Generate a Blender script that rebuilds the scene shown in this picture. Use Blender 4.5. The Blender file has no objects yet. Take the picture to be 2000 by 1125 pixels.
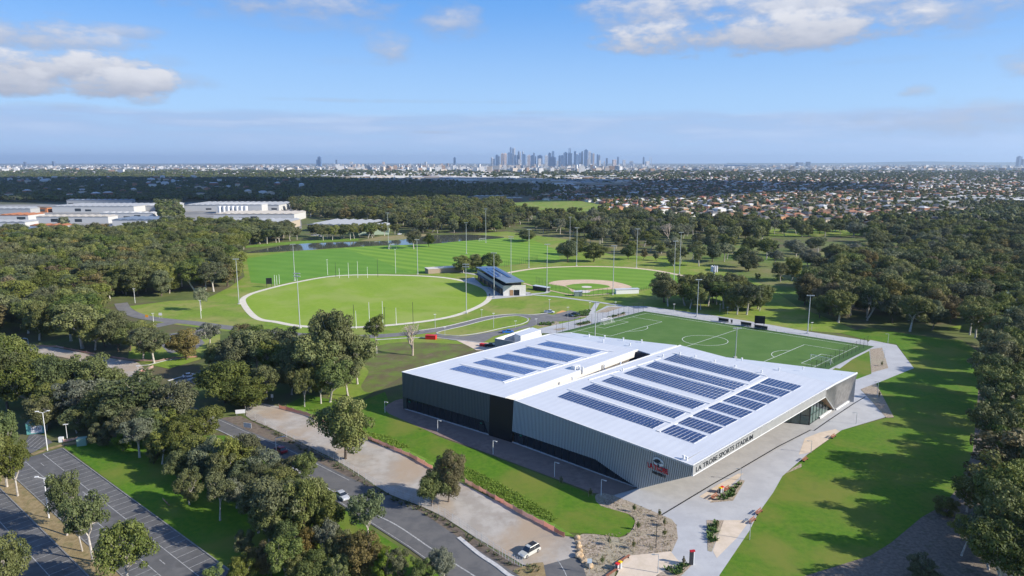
import bpy, bmesh, math, random
import numpy as np
from mathutils import Vector, Matrix
from mathutils.geometry import tessellate_polygon
random.seed(7); rng = np.random.default_rng(7)
C = bpy.context.scene.collection
SC = bpy.context.scene

# ------------------------------------------------------------------ camera
CAMH = 76.0
F = 1333.33
PITCH = math.atan(246.0/F)
cd = bpy.data.cameras.new('camera'); cam = bpy.data.objects.new('camera', cd); C.objects.link(cam)
cam.location = (0, 0, CAMH); cam.rotation_euler = (math.pi/2-PITCH, 0, 0)
cd.lens = 24; cd.sensor_width = 36; cd.clip_start = 1.0; cd.clip_end = 90000
SC.camera = cam
CP, SP = math.cos(PITCH), math.sin(PITCH)
def R(x, y, z=0.0):
    """place seen at (x, y) of the photograph, at height z, in metres"""
    u = (x-1000)/F; v = (y-562.5)/F
    t = (CAMH-z)/(SP+v*CP)
    return Vector((u*t, (CP-v*SP)*t, z))
def G(x, y): return R(x, y, 0)
def PX(p):
    f = p[1]*CP+(CAMH-p[2])*SP; d = (CAMH-p[2])*CP-p[1]*SP
    return (1000+F*p[0]/f, 562.5+F*d/f)

# ------------------------------------------------------------------ light
SUN_AZ = math.radians(107); SUN_EL = math.radians(28)
sdir = Vector((math.sin(SUN_AZ)*math.cos(SUN_EL), math.cos(SUN_AZ)*math.cos(SUN_EL), math.sin(SUN_EL)))
sd = bpy.data.lights.new('sun', 'SUN'); sd.energy = 5.0; sd.angle = math.radians(0.55); sd.color = (1.0, 0.93, 0.82)
so = bpy.data.objects.new('sun', sd); C.objects.link(so)
so.rotation_euler = sdir.to_track_quat('Z', 'Y').to_euler(); so.location = (200, -60, 300)

w = bpy.data.worlds.new('World'); SC.world = w; w.use_nodes = True
nt = w.node_tree; nt.nodes.clear()
class X:
    """small node-expression helper"""
    nt = None
    def __init__(s, sock): s.s = sock
    @staticmethod
    def m(op, *a, clamp=False):
        n = X.nt.nodes.new('ShaderNodeMath'); n.operation = op; n.use_clamp = clamp
        for i, v in enumerate(a):
            if isinstance(v, X): X.nt.links.new(v.s, n.inputs[i])
            else: n.inputs[i].default_value = v
        return X(n.outputs[0])
    def __add__(s, o): return X.m('ADD', s, o)
    def __radd__(s, o): return X.m('ADD', o, s)
    def __sub__(s, o): return X.m('SUBTRACT', s, o)
    def __rsub__(s, o): return X.m('SUBTRACT', o, s)
    def __mul__(s, o): return X.m('MULTIPLY', s, o)
    def __rmul__(s, o): return X.m('MULTIPLY', o, s)
    def __truediv__(s, o): return X.m('DIVIDE', s, o)
    @staticmethod
    def smooth(x, a, b, lo=0.0, hi=1.0):
        n = X.nt.nodes.new('ShaderNodeMapRange'); n.interpolation_type = 'SMOOTHSTEP'
        X.nt.links.new(x.s, n.inputs[0])
        for i, v in enumerate((a, b, lo, hi)): n.inputs[i+1].default_value = v
        return X(n.outputs[0])
    @staticmethod
    def mix(f, a, b):
        n = X.nt.nodes.new('ShaderNodeMix'); n.data_type = 'RGBA'
        for i, v in ((0, f), (6, a), (7, b)):
            if isinstance(v, X): X.nt.links.new(v.s, n.inputs[i])
            elif i == 0: n.inputs[0].default_value = v
            else: n.inputs[i].default_value = (*v[:3], 1)
        return X(n.outputs[2])
    @staticmethod
    def noise(vec, scale, detail=4, rough=0.55, dist=0.0):
        n = X.nt.nodes.new('ShaderNodeTexNoise')
        if vec is not None: X.nt.links.new(vec.s, n.inputs['Vector'])
        n.inputs['Scale'].default_value = scale; n.inputs['Detail'].default_value = detail
        n.inputs['Roughness'].default_value = rough; n.inputs['Distortion'].default_value = dist
        return X(n.outputs['Fac'])
    @staticmethod
    def comb(a, b, c):
        n = X.nt.nodes.new('ShaderNodeCombineXYZ')
        for i, v in enumerate((a, b, c)):
            if isinstance(v, X): X.nt.links.new(v.s, n.inputs[i])
            else: n.inputs[i].default_value = v
        return X(n.outputs[0])

X.nt = nt
sky = nt.nodes.new('ShaderNodeTexSky'); sky.sky_type = 'NISHITA'; sky.sun_disc = False
sky.sun_elevation = SUN_EL; sky.sun_rotation = SUN_AZ; sky.altitude = 100
sky.air_density = 1.15; sky.dust_density = 0.35; sky.ozone_density = 2.2
tc = nt.nodes.new('ShaderNodeTexCoord'); sep = nt.nodes.new('ShaderNodeSeparateXYZ')
nt.links.new(tc.outputs['Generated'], sep.inputs[0])
dx, dy, dz = X(sep.outputs[0]), X(sep.outputs[1]), X(sep.outputs[2])
az = X.m('ARCTAN2', dx, dy)          # radians right of the view's heading
el = X.m('ARCSINE', dz)
nv = X.comb(az*1.0, el*2.3, 0.0)
n1 = X.noise(nv, 9.0, 7, 0.6); n2 = X.noise(nv, 26.0, 5, 0.6); n3 = X.noise(X.comb(az*1.0, el*9.0, 3.3), 7.0, 6, 0.58)
wob = (n1-0.5)*1.55+(n2-0.5)*1.05
def blob(px, py, wx, wy, den=1.0, soft=0.55):
    a0 = math.atan((px-1000)/F/ (CP-(py-562.5)/F*SP)); u = (px-1000)/F; v = (py-562.5)/F
    e0 = math.atan((-SP-v*CP)/math.hypot(u, CP-v*SP))
    ax = (az-a0)*(F/wx); ey = (el-e0)*(F/wy)
    r = ax*ax+ey*ey
    return X.smooth((1.0-r)+wob*1.7, 0.0, soft*1.6, 0, den), ey
clouds = [ # px, py, half-width, half-height, density, softness
 (40,132,150,34,1,.5),(175,136,120,34,1,.45),(240,158,110,34,1,.5),(265,162,84,34,1,.4),(285,192,46,16,.8,.8),(372,160,70,18,.6,1.0),(-60,140,150,40,1,.5),
 (50,68,150,36,.9,.7),(225,60,80,14,.75,.9),(150,80,100,22,.85,.8),
 (560,6,240,34,.85,1.0),(620,45,160,26,.55,1.4),(880,38,78,46,.85,1.1),(762,92,52,32,.8,1.1),
 (1330,20,230,75,.95,.9),(1480,62,320,44,1,.6),(1560,20,360,66,.95,.8),(1850,22,230,38,.85,.9),(1250,60,110,30,.6,1.2),(1900,66,90,10,.35,1.2),
 (1790,179,32,14,.9,.9),(1850,232,220,32,.7,1.2),(1980,212,80,16,.55,1.1),
 (800,198,330,5,.4,1.3),(330,120,60,14,.4,1.4),(90,205,110,8,.5,1.2),(700,120,120,12,.3,1.5),(1690,120,90,10,.35,1.4),(430,30,60,14,.4,1.3),(120,212,80,4,.35,1.3),(1100,219,190,5,.35,1.2),(850,258,60,4,.5,1.2),
 (-300,60,200,60,.9,.6),(2350,90,260,60,.85,.8),(2700,200,200,40,.7,.9),(-700,150,250,50,.8,.8)]
mask = None; shade = None
for c in clouds:
    b, ey = blob(*c)
    sh = b*X.smooth(ey+wob*0.9, -1.1, 0.9)
    mask = b if mask is None else X.m('MAXIMUM', mask, b)
    shade = sh if shade is None else X.m('MAXIMUM', shade, sh)
# high broken cloud all round the sky above the frame
high = X.smooth(n1+(n2-0.5)*0.3, 0.52, 0.72)*X.smooth(el, 0.26, 0.45)*0.8
mask = X.m('MAXIMUM', mask, high); shade = X.m('MAXIMUM', shade, high*0.7)
# low grey-blue deck over the horizon
deckedge = X.m('ADD', (n1-0.5)*0.012, 0.067)
deck = X.smooth(el-deckedge+(n3-0.5)*0.020, 0.005, -0.008)*X.smooth(n3, 0.25, 0.6, 0.45, 0.95)
deckcol = X.mix(X.smooth(n3, 0.4, 0.7), (0.30, 0.41, 0.62), (0.40, 0.50, 0.68))
deckcol = X.mix(X.smooth(el, 0.06, 0.0), deckcol, (0.35, 0.48, 0.71))
skyc = X(sky.outputs[0])
g = nt.nodes.new('ShaderNodeVectorMath'); g.operation = 'SCALE'; nt.links.new(skyc.s, g.inputs[0]); g.inputs['Scale'].default_value = 0.128
hz = nt.nodes.new('ShaderNodeVectorMath'); hz.operation = 'MULTIPLY'; nt.links.new(g.outputs[0], hz.inputs[0]); hz.inputs[1].default_value = (0.70, 0.86, 1.22)
col = X(hz.outputs[0])
lowsky = X.mix(X.smooth(el, 0.05, 0.25), (0.31, 0.49, 0.74), (0.085, 0.27, 0.63))
col = X.mix(X.smooth(el, 0.75, 0.22, 0.0, 0.88), col, lowsky)
cc = X.mix(shade, (0.27, 0.295, 0.375), (0.60, 0.60, 0.625))
col = X.mix(deck, col, deckcol)
col = X.mix(mask*0.92, col, cc)
bg = nt.nodes.new('ShaderNodeBackground'); nt.links.new(col.s, bg.inputs[0]); bg.inputs[1].default_value = 1.0
wo = nt.nodes.new('ShaderNodeOutputWorld'); nt.links.new(bg.outputs[0], wo.inputs[0])
vs = SC.view_settings; vs.view_transform = 'Standard'; vs.look = 'None'; vs.exposure = 0.5; vs.gamma = 1; vs.use_curve_mapping = False
cy = SC.cycles; cy.use_denoising = True; cy.max_bounces = 6; cy.transparent_max_bounces = 6; cy.diffuse_bounces = 3
cy.volume_bounces = 0; cy.caustics_reflective = False; cy.caustics_refractive = False; cy.sample_clamp_indirect = 4

# ------------------------------------------------------------------ materials
MATS = {}
def rgb(c): return (c[0], c[1], c[2], 1)
def mat(name, c, rough=0.7, metal=0.0, c2=None, scale=1.0, detail=5, bump=0.0, bscale=None, spec=0.3, c3=None, scale3=0.05,
        stripe=None, lo=0.35, hi=0.65, rnd=0.0, wear=None):
    if name in MATS: return MATS[name]
    m = bpy.data.materials.new(name); MATS[name] = m; m.use_nodes = True
    X.nt = t = m.node_tree
    b = t.nodes['Principled BSDF']; b.inputs['Roughness'].default_value = rough; b.inputs['Metallic'].default_value = metal
    b.inputs['Specular IOR Level'].default_value = spec
    geo = t.nodes.new('ShaderNodeNewGeometry'); pos = X(geo.outputs['Position'])
    cur = None
    if c2 is not None:
        cur = X.mix(X.smooth(X.noise(pos, scale, detail, 0.65), lo, hi), c, c2)
    if c3 is not None:
        cur = X.mix(X.smooth(X.noise(pos, scale3, 5, 0.6, 0.4), 0.42, 0.66), cur if cur else c, c3)
    if stripe is not None:                      # mowing stripes: (dir, width, colour factor)
        (sx, sy), wd, k = stripe
        sp = t.nodes.new('ShaderNodeSeparateXYZ'); t.links.new(pos.s, sp.inputs[0])
        a = (X(sp.outputs[0])*sx+X(sp.outputs[1])*sy)*(math.pi/wd)
        s = X.smooth(X.m('SINE', a+X.noise(pos, 0.08, 2)*1.0), -0.35, 0.35)*0.8+0.1
        base = cur if cur else X.mix(0.0, c, c)
        dk = t.nodes.new('ShaderNodeVectorMath'); dk.operation = 'MULTIPLY'; t.links.new(base.s, dk.inputs[0]); dk.inputs[1].default_value = k
        cur = X.mix(s, base, X(dk.outputs[0]))
    if wear is not None:                        # blotches: (scale, lo, hi, colour, amount)
        cur = X.mix(X.smooth(X.noise(pos, wear[0], 6, 0.7, 0.6), wear[1], wear[2], 0, wear[4]), cur if cur else c, wear[3])
    if rnd:
        oi = t.nodes.new('ShaderNodeObjectInfo')
        hs = t.nodes.new('ShaderNodeHueSaturation')
        if cur: t.links.new(cur.s, hs.inputs['Color'])
        else: hs.inputs['Color'].default_value = rgb(c)
        r = X(oi.outputs['Random']); t.links.new((r*rnd+(1-rnd/2)).s, hs.inputs['Value'])
        cur = X(hs.outputs[0])
    if cur: t.links.new(cur.s, b.inputs['Base Color'])
    else: b.inputs['Base Color'].default_value = rgb(c)
    if bump:
        bn = t.nodes.new('ShaderNodeBump'); bn.inputs['Strength'].default_value = min(1, bump); bn.inputs['Distance'].default_value = 0.15
        t.links.new(X.noise(pos, bscale or scale, 6, 0.7).s, bn.inputs['Height']); t.links.new(bn.outputs[0], b.inputs['Normal'])
    return m
def leafmat(name, c1, c2, c3=None):
    if name in MATS: return MATS[name]
    m = bpy.data.materials.new(name); MATS[name] = m; m.use_nodes = True; X.nt = t = m.node_tree
    b = t.nodes['Principled BSDF']; b.inputs['Roughness'].default_value = 0.62; b.inputs['Specular IOR Level'].default_value = 0.25
    at = t.nodes.new('ShaderNodeAttribute'); at.attribute_name = 'tint'; ti = X(at.outputs['Fac'])
    oi = t.nodes.new('ShaderNodeObjectInfo'); r = X(oi.outputs['Random'])
    cur = X.mix(ti, c1, c2)
    hs = t.nodes.new('ShaderNodeHueSaturation'); t.links.new(cur.s, hs.inputs['Color'])
    t.links.new((r*0.03+0.482).s, hs.inputs['Hue']); t.links.new((X.m('FRACT', r*7.31)*0.45+0.72).s, hs.inputs['Saturation'])
    t.links.new((X.m('FRACT', r*3.77)*0.6+0.72).s, hs.inputs['Value'])
    col = X(hs.outputs[0]); t.links.new(col.s, b.inputs['Base Color'])
    tr = t.nodes.new('ShaderNodeBsdfTranslucent'); t.links.new(col.s, tr.inputs[0])
    mx = t.nodes.new('ShaderNodeMixShader'); mx.inputs[0].default_value = 0.22
    t.links.new(b.outputs[0], mx.inputs[1]); t.links.new(tr.outputs[0], mx.inputs[2])
    t.links.new(mx.outputs[0], t.nodes['Material Output'].inputs[0])
    return m
M_WHITE = mat('white_paint', (.72,.72,.71), .6)
M_POLE = mat('galvanised_steel', (.52,.54,.55), .45, .3)
M_DARK = mat('dark_metal', (.03,.032,.036), .5)
M_KERB = mat('kerb_concrete', (.45,.44,.42), .85, c2=(.56,.55,.53), scale=1.2)
M_LINE = mat('road_line_paint', (.50,.50,.48), .8, c2=(.26,.26,.255), scale=1.8)

# ------------------------------------------------------------------ object helpers
def tag(o, label=None, cat=None, group=None, kind=None):
    if label: o['label'] = label
    if cat: o['category'] = cat
    if group: o['group'] = group
    if kind: o['kind'] = kind
    return o
def empty(name, loc, rz=0, label=None, cat=None, group=None):
    o = bpy.data.objects.new(name, None); C.objects.link(o); o.location = loc; o.rotation_euler = (0, 0, rz)
    o.empty_display_size = 0.5
    return tag(o, label, cat, group)
class MB:
    def __init__(s): s.v = []; s.f = []; s.mi = []
    def add(s, vs, fs, mi=0):
        n = len(s.v); s.v += [tuple(p) for p in vs]; s.f += [tuple(i+n for i in f) for f in fs]; s.mi += [mi]*len(fs); return s
    def box(s, c, d, rz=0, mi=0, taper=1.0):
        cx, cy, cz = c; hx, hy, hz = d[0]/2, d[1]/2, d[2]/2; ca, sa = math.cos(rz), math.sin(rz); vs = []
        for k in (-1, 1):
            tp = taper if k == 1 else 1.0
            for (a, b) in ((-1,-1),(1,-1),(1,1),(-1,1)):
                x, y = a*hx*tp, b*hy*tp; vs.append((cx+x*ca-y*sa, cy+x*sa+y*ca, cz+k*hz))
        return s.add(vs, [(3,2,1,0),(4,5,6,7),(0,1,5,4),(1,2,6,5),(2,3,7,6),(3,0,4,7)], mi)
    def prism(s, poly, z0, z1, mi=0):
        n = len(poly); P = [(p[0], p[1]) for p in poly]
        ar = sum(P[i][0]*P[(i+1)%n][1]-P[(i+1)%n][0]*P[i][1] for i in range(n))
        if ar < 0: P = P[::-1]
        z0 = z0 if hasattr(z0, '__len__') else [z0]*n; z1 = z1 if hasattr(z1, '__len__') else [z1]*n
        if ar < 0: z0 = list(z0)[::-1]; z1 = list(z1)[::-1]
        vs = [(p[0], p[1], z0[i]) for i, p in enumerate(P)]+[(p[0], p[1], z1[i]) for i, p in enumerate(P)]
        tri = tessellate_polygon([[Vector((p[0], p[1], 0)) for p in P]])
        fs = []
        for t in tri:
            a, b, c = t
            cr = (P[b][0]-P[a][0])*(P[c][1]-P[a][1])-(P[b][1]-P[a][1])*(P[c][0]-P[a][0])
            if cr < 0: a, c = c, a
            fs.append((a+n, b+n, c+n)); fs.append((c, b, a))
        for i in range(n): j = (i+1) % n; fs.append((i, j, j+n, i+n))
        return s.add(vs, fs, mi)
    def tube(s, p0, p1, r0, r1=None, n=6, mi=0, caps=True):
        p0, p1 = Vector(p0), Vector(p1); r1 = r0 if r1 is None else r1
        d = (p1-p0).normalized(); a = d.cross(Vector((0,0,1)) if abs(d.z) < .9 else Vector((1,0,0))).normalized(); b = d.cross(a)
        vs = [p+(a*math.cos(2*math.pi*k/n)+b*math.sin(2*math.pi*k/n))*r for p, r in ((p0,r0),(p1,r1)) for k in range(n)]
        fs = [(k+n, (k+1)%n+n, (k+1)%n, k) for k in range(n)]
        if caps: fs += [tuple(range(n)), tuple(range(2*n-1, n-1, -1))]
        return s.add(vs, fs, mi)
    def ribbon(s, pts, w, z0, z1=None, closed=False, mi=0):
        """strip of width w along pts; flat sheet at z0, or a kerb with sides when z1 is given"""
        P = [Vector((p[0], p[1])) for p in pts]; n = len(P); L = []
        for i in range(n):
            a = P[(i-1) % n] if (closed or i > 0) else P[i]; b = P[(i+1) % n] if (closed or i < n-1) else P[i]
            d = (b-a).normalized(); q = Vector((-d.y, d.x)); L.append((P[i]+q*w/2, P[i]-q*w/2))
        zt = z0 if z1 is None else z1
        vs = []
        for l, r in L: vs += [(l.x, l.y, zt), (r.x, r.y, zt)]
        m = n if closed else n-1; fs = []
        for i in range(m):
            j = (i+1) % n; fs.append((2*i, 2*i+1, 2*j+1, 2*j))
        if z1 is not None:
            k = len(vs)
            for l, r in L: vs += [(l.x, l.y, z0), (r.x, r.y, z0)]
            for i in range(m):
                j = (i+1) % n; fs.append((2*i, 2*j, 2*j+k, 2*i+k)); fs.append((2*i+1, 2*i+1+k, 2*j+1+k, 2*j+1))
        return s.add(vs, fs, mi)
    def mesh(s, name, mats, off=(0,0,0)):
        me = bpy.data.meshes.new(name)
        ox, oy, oz = off
        me.from_pydata([(x-ox, y-oy, z-oz) for x, y, z in s.v], [], s.f)
        for m in (mats if isinstance(mats, (list, tuple)) else [mats]): me.materials.append(m)
        if max(s.mi or [0]) > 0: me.polygons.foreach_set('material_index', s.mi)
        me.update(); return me
    def build(s, name, mats, parent=None, world=False, label=None, cat=None, group=None, kind=None, smooth=False, loc=None):
        """world=True: vertices are world places and the parent is an unrotated top-level Empty; loc: own origin"""
        off = (0,0,0)
        if parent is not None and world: off = parent.location
        if loc is not None: off = loc
        me = s.mesh(name, mats, off)
        if smooth: me.polygons.foreach_set('use_smooth', [True]*len(me.polygons))
        o = bpy.data.objects.new(name, me); C.objects.link(o)
        if loc is not None: o.location = loc
        if parent is not None: o.parent = parent
        return tag(o, label, cat, group, kind)
def copy_tree(o, parent=None):
    c = o.copy(); C.objects.link(c)
    if parent is not None: c.parent = parent
    for ch in KIDS.get(o.name, []):
        copy_tree(bpy.data.objects[ch], c)
    return c
KIDS = {}
def index_kids(root):
    st = [root]
    allo = [o for o in C.objects if o.parent]
    m = {}
    for o in allo: m.setdefault(o.parent.name, []).append(o.name)
    while st:
        o = st.pop(); KIDS[o.name] = m.get(o.name, []); st += [bpy.data.objects[k] for k in KIDS[o.name]]
def spline(pts, closed=False, k=6):
    P = [Vector((p[0], p[1])) for p in pts]; n = len(P); out = []
    rngi = range(n if closed else n-1)
    for i in rngi:
        if closed: a, b, c, d = P[(i-1)%n], P[i], P[(i+1)%n], P[(i+2)%n]
        else: a, b, c, d = P[max(i-1,0)], P[i], P[i+1], P[min(i+2,n-1)]
        for j in range(k):
            t = j/k; out.append(0.5*((2*b)+(c-a)*t+(2*a-5*b+4*c-d)*t*t+(3*b-a-3*c+d)*t*t*t))
    if not closed: out.append(P[-1])
    return out
def gp(px): return [G(*p) for p in px]
def sheet(name, poly, z, m, smooth=0, kind='structure', label=None, cat=None):
    P = [Vector((p[0], p[1])) for p in poly]
    if smooth: P = spline(P, True, smooth)
    n = len(P); tri = tessellate_polygon([[Vector((p.x, p.y, 0)) for p in P]])
    fs = []
    for a, b, c in tri:
        cr = (P[b]-P[a]).cross(P[c]-P[a])
        fs.append((a, b, c) if cr > 0 else (c, b, a))
    return MB().add([(p.x, p.y, z) for p in P], fs).build(name, m, kind=kind, label=label, cat=cat)
def ribs(name, pts, w, z, m, z1=None, closed=False, kind='structure', **k):
    return MB().ribbon(pts, w, z, z1, closed).build(name, m, kind=kind, **k)
ORD = ['first','second','third','fourth','fifth','sixth','seventh','eighth','ninth','tenth','eleventh','twelfth']
def ordn(i):
    if i < 12: return ORD[i]
    n = i+1; return f"{n}{'th' if 10 <= n % 100 <= 20 else {1:'st',2:'nd',3:'rd'}.get(n % 10, 'th')}"
# ================================================================== ground and setting
M_GROUND = mat('woodland_floor', (.085,.120,.026), .95, c2=(.14,.165,.045), scale=.06, c3=(.12,.10,.055), scale3=.035, bump=.5, bscale=.6)
def ground():
    # one sheet to the horizon, finer colour near, with town ground beyond
    mb = MB(); S = 42000; mb.add([(-S,-S,-.3),(S,-S,-.3),(S,S,-.3),(-S,S,-.3)], [(0,1,2,3)])
    m = mat('open_country', (.085,.095,.050), .95, c2=(.16,.155,.105), scale=.006, detail=8, c3=(.20,.19,.165), scale3=.004)
    mb.build('ground', m, kind='structure')
    sheet('woodland_floor', [(-900,60),(900,60),(1500,1150),(-1500,1150)], -.10, M_GROUND)
ground()
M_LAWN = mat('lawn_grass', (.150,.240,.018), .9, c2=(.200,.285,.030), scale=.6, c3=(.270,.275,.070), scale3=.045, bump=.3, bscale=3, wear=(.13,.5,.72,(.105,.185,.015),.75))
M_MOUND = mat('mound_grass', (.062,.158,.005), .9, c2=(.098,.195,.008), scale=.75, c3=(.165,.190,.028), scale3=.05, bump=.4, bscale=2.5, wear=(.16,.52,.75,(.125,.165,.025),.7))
M_OVAL = mat('oval_turf', (.210,.325,.020), .9, c2=(.245,.345,.032), scale=.4, c3=(.285,.355,.068), scale3=.03, stripe=((.85,.5),13,(.94,.96,.9)))
M_FIELD = mat('striped_turf', (.190,.335,.028), .9, c2=(.215,.350,.036), scale=.05, stripe=((.62,.785),7.5,(.60,.76,.55)))
M_FIELD2 = mat('far_left_turf', (.120,.265,.020), .9, c2=(.140,.290,.030), scale=.05, stripe=((.35,.93),9,(.86,.92,.8)))
M_DIAM = mat('diamond_turf', (.155,.295,.024), .9, c2=(.185,.315,.034), scale=.05, stripe=((.35,.93),7,(.78,.86,.7)))
M_ASPH = mat('asphalt', (.125,.124,.122), .9, c2=(.160,.157,.152), scale=.35, c3=(.100,.100,.101), scale3=.09, bump=.2, bscale=20, wear=(.16,.5,.6,(.098,.096,.094),.7))
M_ASPH2 = mat('campus_asphalt', (.16,.155,.155), .9, c2=(.20,.195,.19), scale=.3, wear=(.1,.5,.7,(.25,.235,.21),.5))
M_ROAD = mat('road_asphalt', (.108,.108,.110), .9, c2=(.145,.142,.138), scale=.25, bump=.2, bscale=20, wear=(.22,.5,.62,(.15,.146,.14),.7))
M_GRAVEL = mat('compacted_gravel', (.36,.325,.28), .95, c2=(.47,.435,.385), scale=.22, detail=8, c3=(.40,.31,.22), scale3=.06, bump=.5, bscale=8, wear=(.09,.5,.72,(.29,.25,.21),.7))
M_TRACK = mat('brown_track', (.20,.145,.120), .95, c2=(.265,.20,.165), scale=.5, c3=(.22,.165,.14), scale3=.1, bump=.4, bscale=9)
M_DIRT = mat('verge_dirt', (.135,.105,.08), .95, c2=(.20,.16,.12), scale=.7, bump=.6, bscale=5, wear=(.3,.55,.7,(.06,.09,.02),.6))
M_CONC = mat('plaza_concrete', (.42,.425,.435), .8, c2=(.48,.485,.49), scale=.18, detail=7, wear=(.45,.5,.8,(.37,.365,.36),.55), bump=.08, bscale=6)
M_CONC2 = mat('worn_concrete', (.40,.395,.385), .8, c2=(.46,.455,.44), scale=.28, detail=7, wear=(.14,.5,.75,(.35,.34,.325),.5))
M_SAND = mat('sand_coloured_concrete', (.60,.50,.38), .85, c2=(.68,.57,.45), scale=.5, wear=(.2,.5,.8,(.54,.45,.35),.5))
M_MULCH = mat('bark_mulch', (.30,.235,.17), .95, c2=(.48,.40,.31), scale=1.7, detail=8, bump=1, bscale=4, wear=(2.2,.54,.62,(.13,.09,.055),.75), c3=(.38,.34,.24), scale3=.12)
M_LEAFL = mat('leaf_litter', (.15,.125,.10), .95, c2=(.24,.20,.16), scale=1.4, detail=8, bump=1, bscale=5, wear=(.25,.52,.68,(.07,.08,.03),.6))
M_DRY = mat('dry_grass', (.24,.18,.085), .95, c2=(.33,.25,.13), scale=.8, bump=.6, bscale=4, wear=(.3,.5,.7,(.10,.12,.03),.6))
M_LUSH = mat('long_grass', (.12,.235,.02), .9, c2=(.185,.30,.04), scale=.35, bump=1, bscale=3, wear=(.4,.5,.7,(.06,.12,.01),.7))

# campus lawns ---------------------------------------------------------------
sheet('campus_lawn', gp([(250,598),(330,588),(400,585),(450,560),(478,540),(470,510),(480,492),(600,480),(850,462),(990,452),(1110,468),(1200,500),(1300,500),(1420,528),(1500,560),(1560,600),(1700,655),(1500,640),(1262,602),(1180,640),(1010,655),(900,690),(785,730),(690,790),(640,775),(700,690),(640,668),(430,645),(300,628)]), -.02, M_LAWN)
sheet('verge_lawn', gp([(260,640),(330,652),(400,640),(430,650),(430,690),(330,720),(290,712),(250,700)]), -.02, M_LAWN)
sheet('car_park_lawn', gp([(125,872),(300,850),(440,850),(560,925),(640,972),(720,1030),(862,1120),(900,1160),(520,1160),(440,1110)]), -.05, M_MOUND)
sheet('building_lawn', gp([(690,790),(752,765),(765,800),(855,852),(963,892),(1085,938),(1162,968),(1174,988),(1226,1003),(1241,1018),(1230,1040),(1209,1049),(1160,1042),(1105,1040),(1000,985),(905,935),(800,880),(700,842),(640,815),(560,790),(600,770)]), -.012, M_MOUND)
sheet('sparse_soil', gp([(700,700),(760,670),(900,672),(925,680),(860,708),(800,728),(730,765),(705,755),(720,725)]), -.008, mat('sparse_soil', (.125,.105,.05), .95, c2=(.13,.19,.03), scale=.12, wear=(.2,.5,.7,(.20,.15,.10),.6)), smooth=4)
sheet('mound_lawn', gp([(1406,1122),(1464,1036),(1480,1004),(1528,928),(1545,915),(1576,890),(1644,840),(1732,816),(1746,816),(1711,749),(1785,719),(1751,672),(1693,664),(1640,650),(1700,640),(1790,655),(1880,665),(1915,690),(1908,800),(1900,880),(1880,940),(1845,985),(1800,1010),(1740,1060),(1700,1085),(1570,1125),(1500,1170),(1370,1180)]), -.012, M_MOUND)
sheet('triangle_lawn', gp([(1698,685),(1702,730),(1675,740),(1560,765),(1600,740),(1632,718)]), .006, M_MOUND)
sheet('leaf_litter', gp([(1570,1125),(1700,1085),(1740,1060),(1800,1010),(1845,985),(1880,940),(1900,880),(1908,800),(1915,690),(1960,680),(2150,800),(2500,1200),(1480,1200)]), -.03, M_LEAFL)
sheet('meadow', gp([(1230,500),(1420,470),(1560,500),(1700,470),(1560,560),(1620,600),(1555,628),(1480,565),(1400,525)]), -.04, mat('meadow_grass', (.14,.18,.04), .95, c2=(.20,.19,.075), scale=.03, c3=(.09,.17,.02), scale3=.02))
sheet('far_green', gp([(1500,447),(1600,447),(1690,452),(1690,460),(1590,462),(1500,462)]), -.02, M_LAWN)
sheet('hill_green', gp([(985,404),(1005,396),(1060,391),(1130,392),(1195,402),(1160,412),(1060,416),(1000,412)]), -.02, M_LAWN)
sheet('creek_green', gp([(850,403),(920,401),(930,404),(860,408)]), -.02, M_LAWN)
sheet('right_green', gp([(1850,640),(2000,610),(2100,640),(2000,660)]), -.02, M_LAWN)

# sports fields --------------------------------------------------------------
ov = [(474.5,590),(499,620),(540,629),(583,636.5),(655,640),(751,636),(850,624.5),(910,609.5),(955,584),(940,560),(865,542),(745,537),(655,539),(580,551),(520,565),(484,577)]
OV = spline(gp(ov), True, 8)
cx = sum(p.x for p in OV)/len(OV); cyy = sum(p.y for p in OV)/len(OV)
sheet('sports_oval', OV, .02, M_OVAL)
ribs('oval_boundary_path', OV, 3.2, .04, mat('cream_path', (.62,.57,.46), .85, c2=(.70,.65,.54), scale=.4), closed=True)
field = gp([(482,505),(560,492),(655,486),(800,476),(970,464),(1040,468),(1088,489),(1094,508),(1030,514),(965,521),(860,534),(745,535),(620,541),(540,556),(490,552)])
sheet('training_field', field, .0, M_FIELD2)
sheet('striped_field', gp([(668,484),(800,476),(970,464),(1040,468),(1088,489),(1094,508),(1030,514),(965,521),(905,528),(800,532),(730,504)]), .012, M_FIELD)
dia = gp([(980,532),(1050,524),(1130,520.5),(1200,521.5),(1270,527),(1330,538),(1356,546),(1335,554),(1290,559),(1210,573),(1130,580),(1060,571),(1020,552)])
sheet('baseball_outfield', dia, .02, M_DIAM, smooth=4)
ribs('outfield_warning_track', spline(gp([(985,534),(1050,524),(1130,520.5),(1200,521.5),(1270,527),(1330,538),(1354,545),(1325,556)]), False, 8), 4.2, .035, mat('pale_clay', (.60,.48,.34), .9, c2=(.68,.56,.42), scale=.4))
M_CLAY = mat('infield_clay', (.58,.42,.29), .9, c2=(.66,.50,.36), scale=.3)
sheet('infield_clay', gp([(1071,554),(1090,548),(1125,546.3),(1160,546.5),(1200,550),(1235,561),(1195,565),(1170,566),(1138,571.5),(1118,570),(1105,560)]), .036, M_CLAY, smooth=3)
sheet('infield_grass', gp([(1104,558),(1140,553.5),(1172,555),(1193,561),(1140,567),(1125,567)]), .050, M_DIAM, smooth=2)
def disc(name, c, r, z, m, n=24):
    sheet(name, [(c.x+r*math.cos(2*math.pi*k/n), c.y+r*math.sin(2*math.pi*k/n)) for k in range(n)], z, m)
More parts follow.
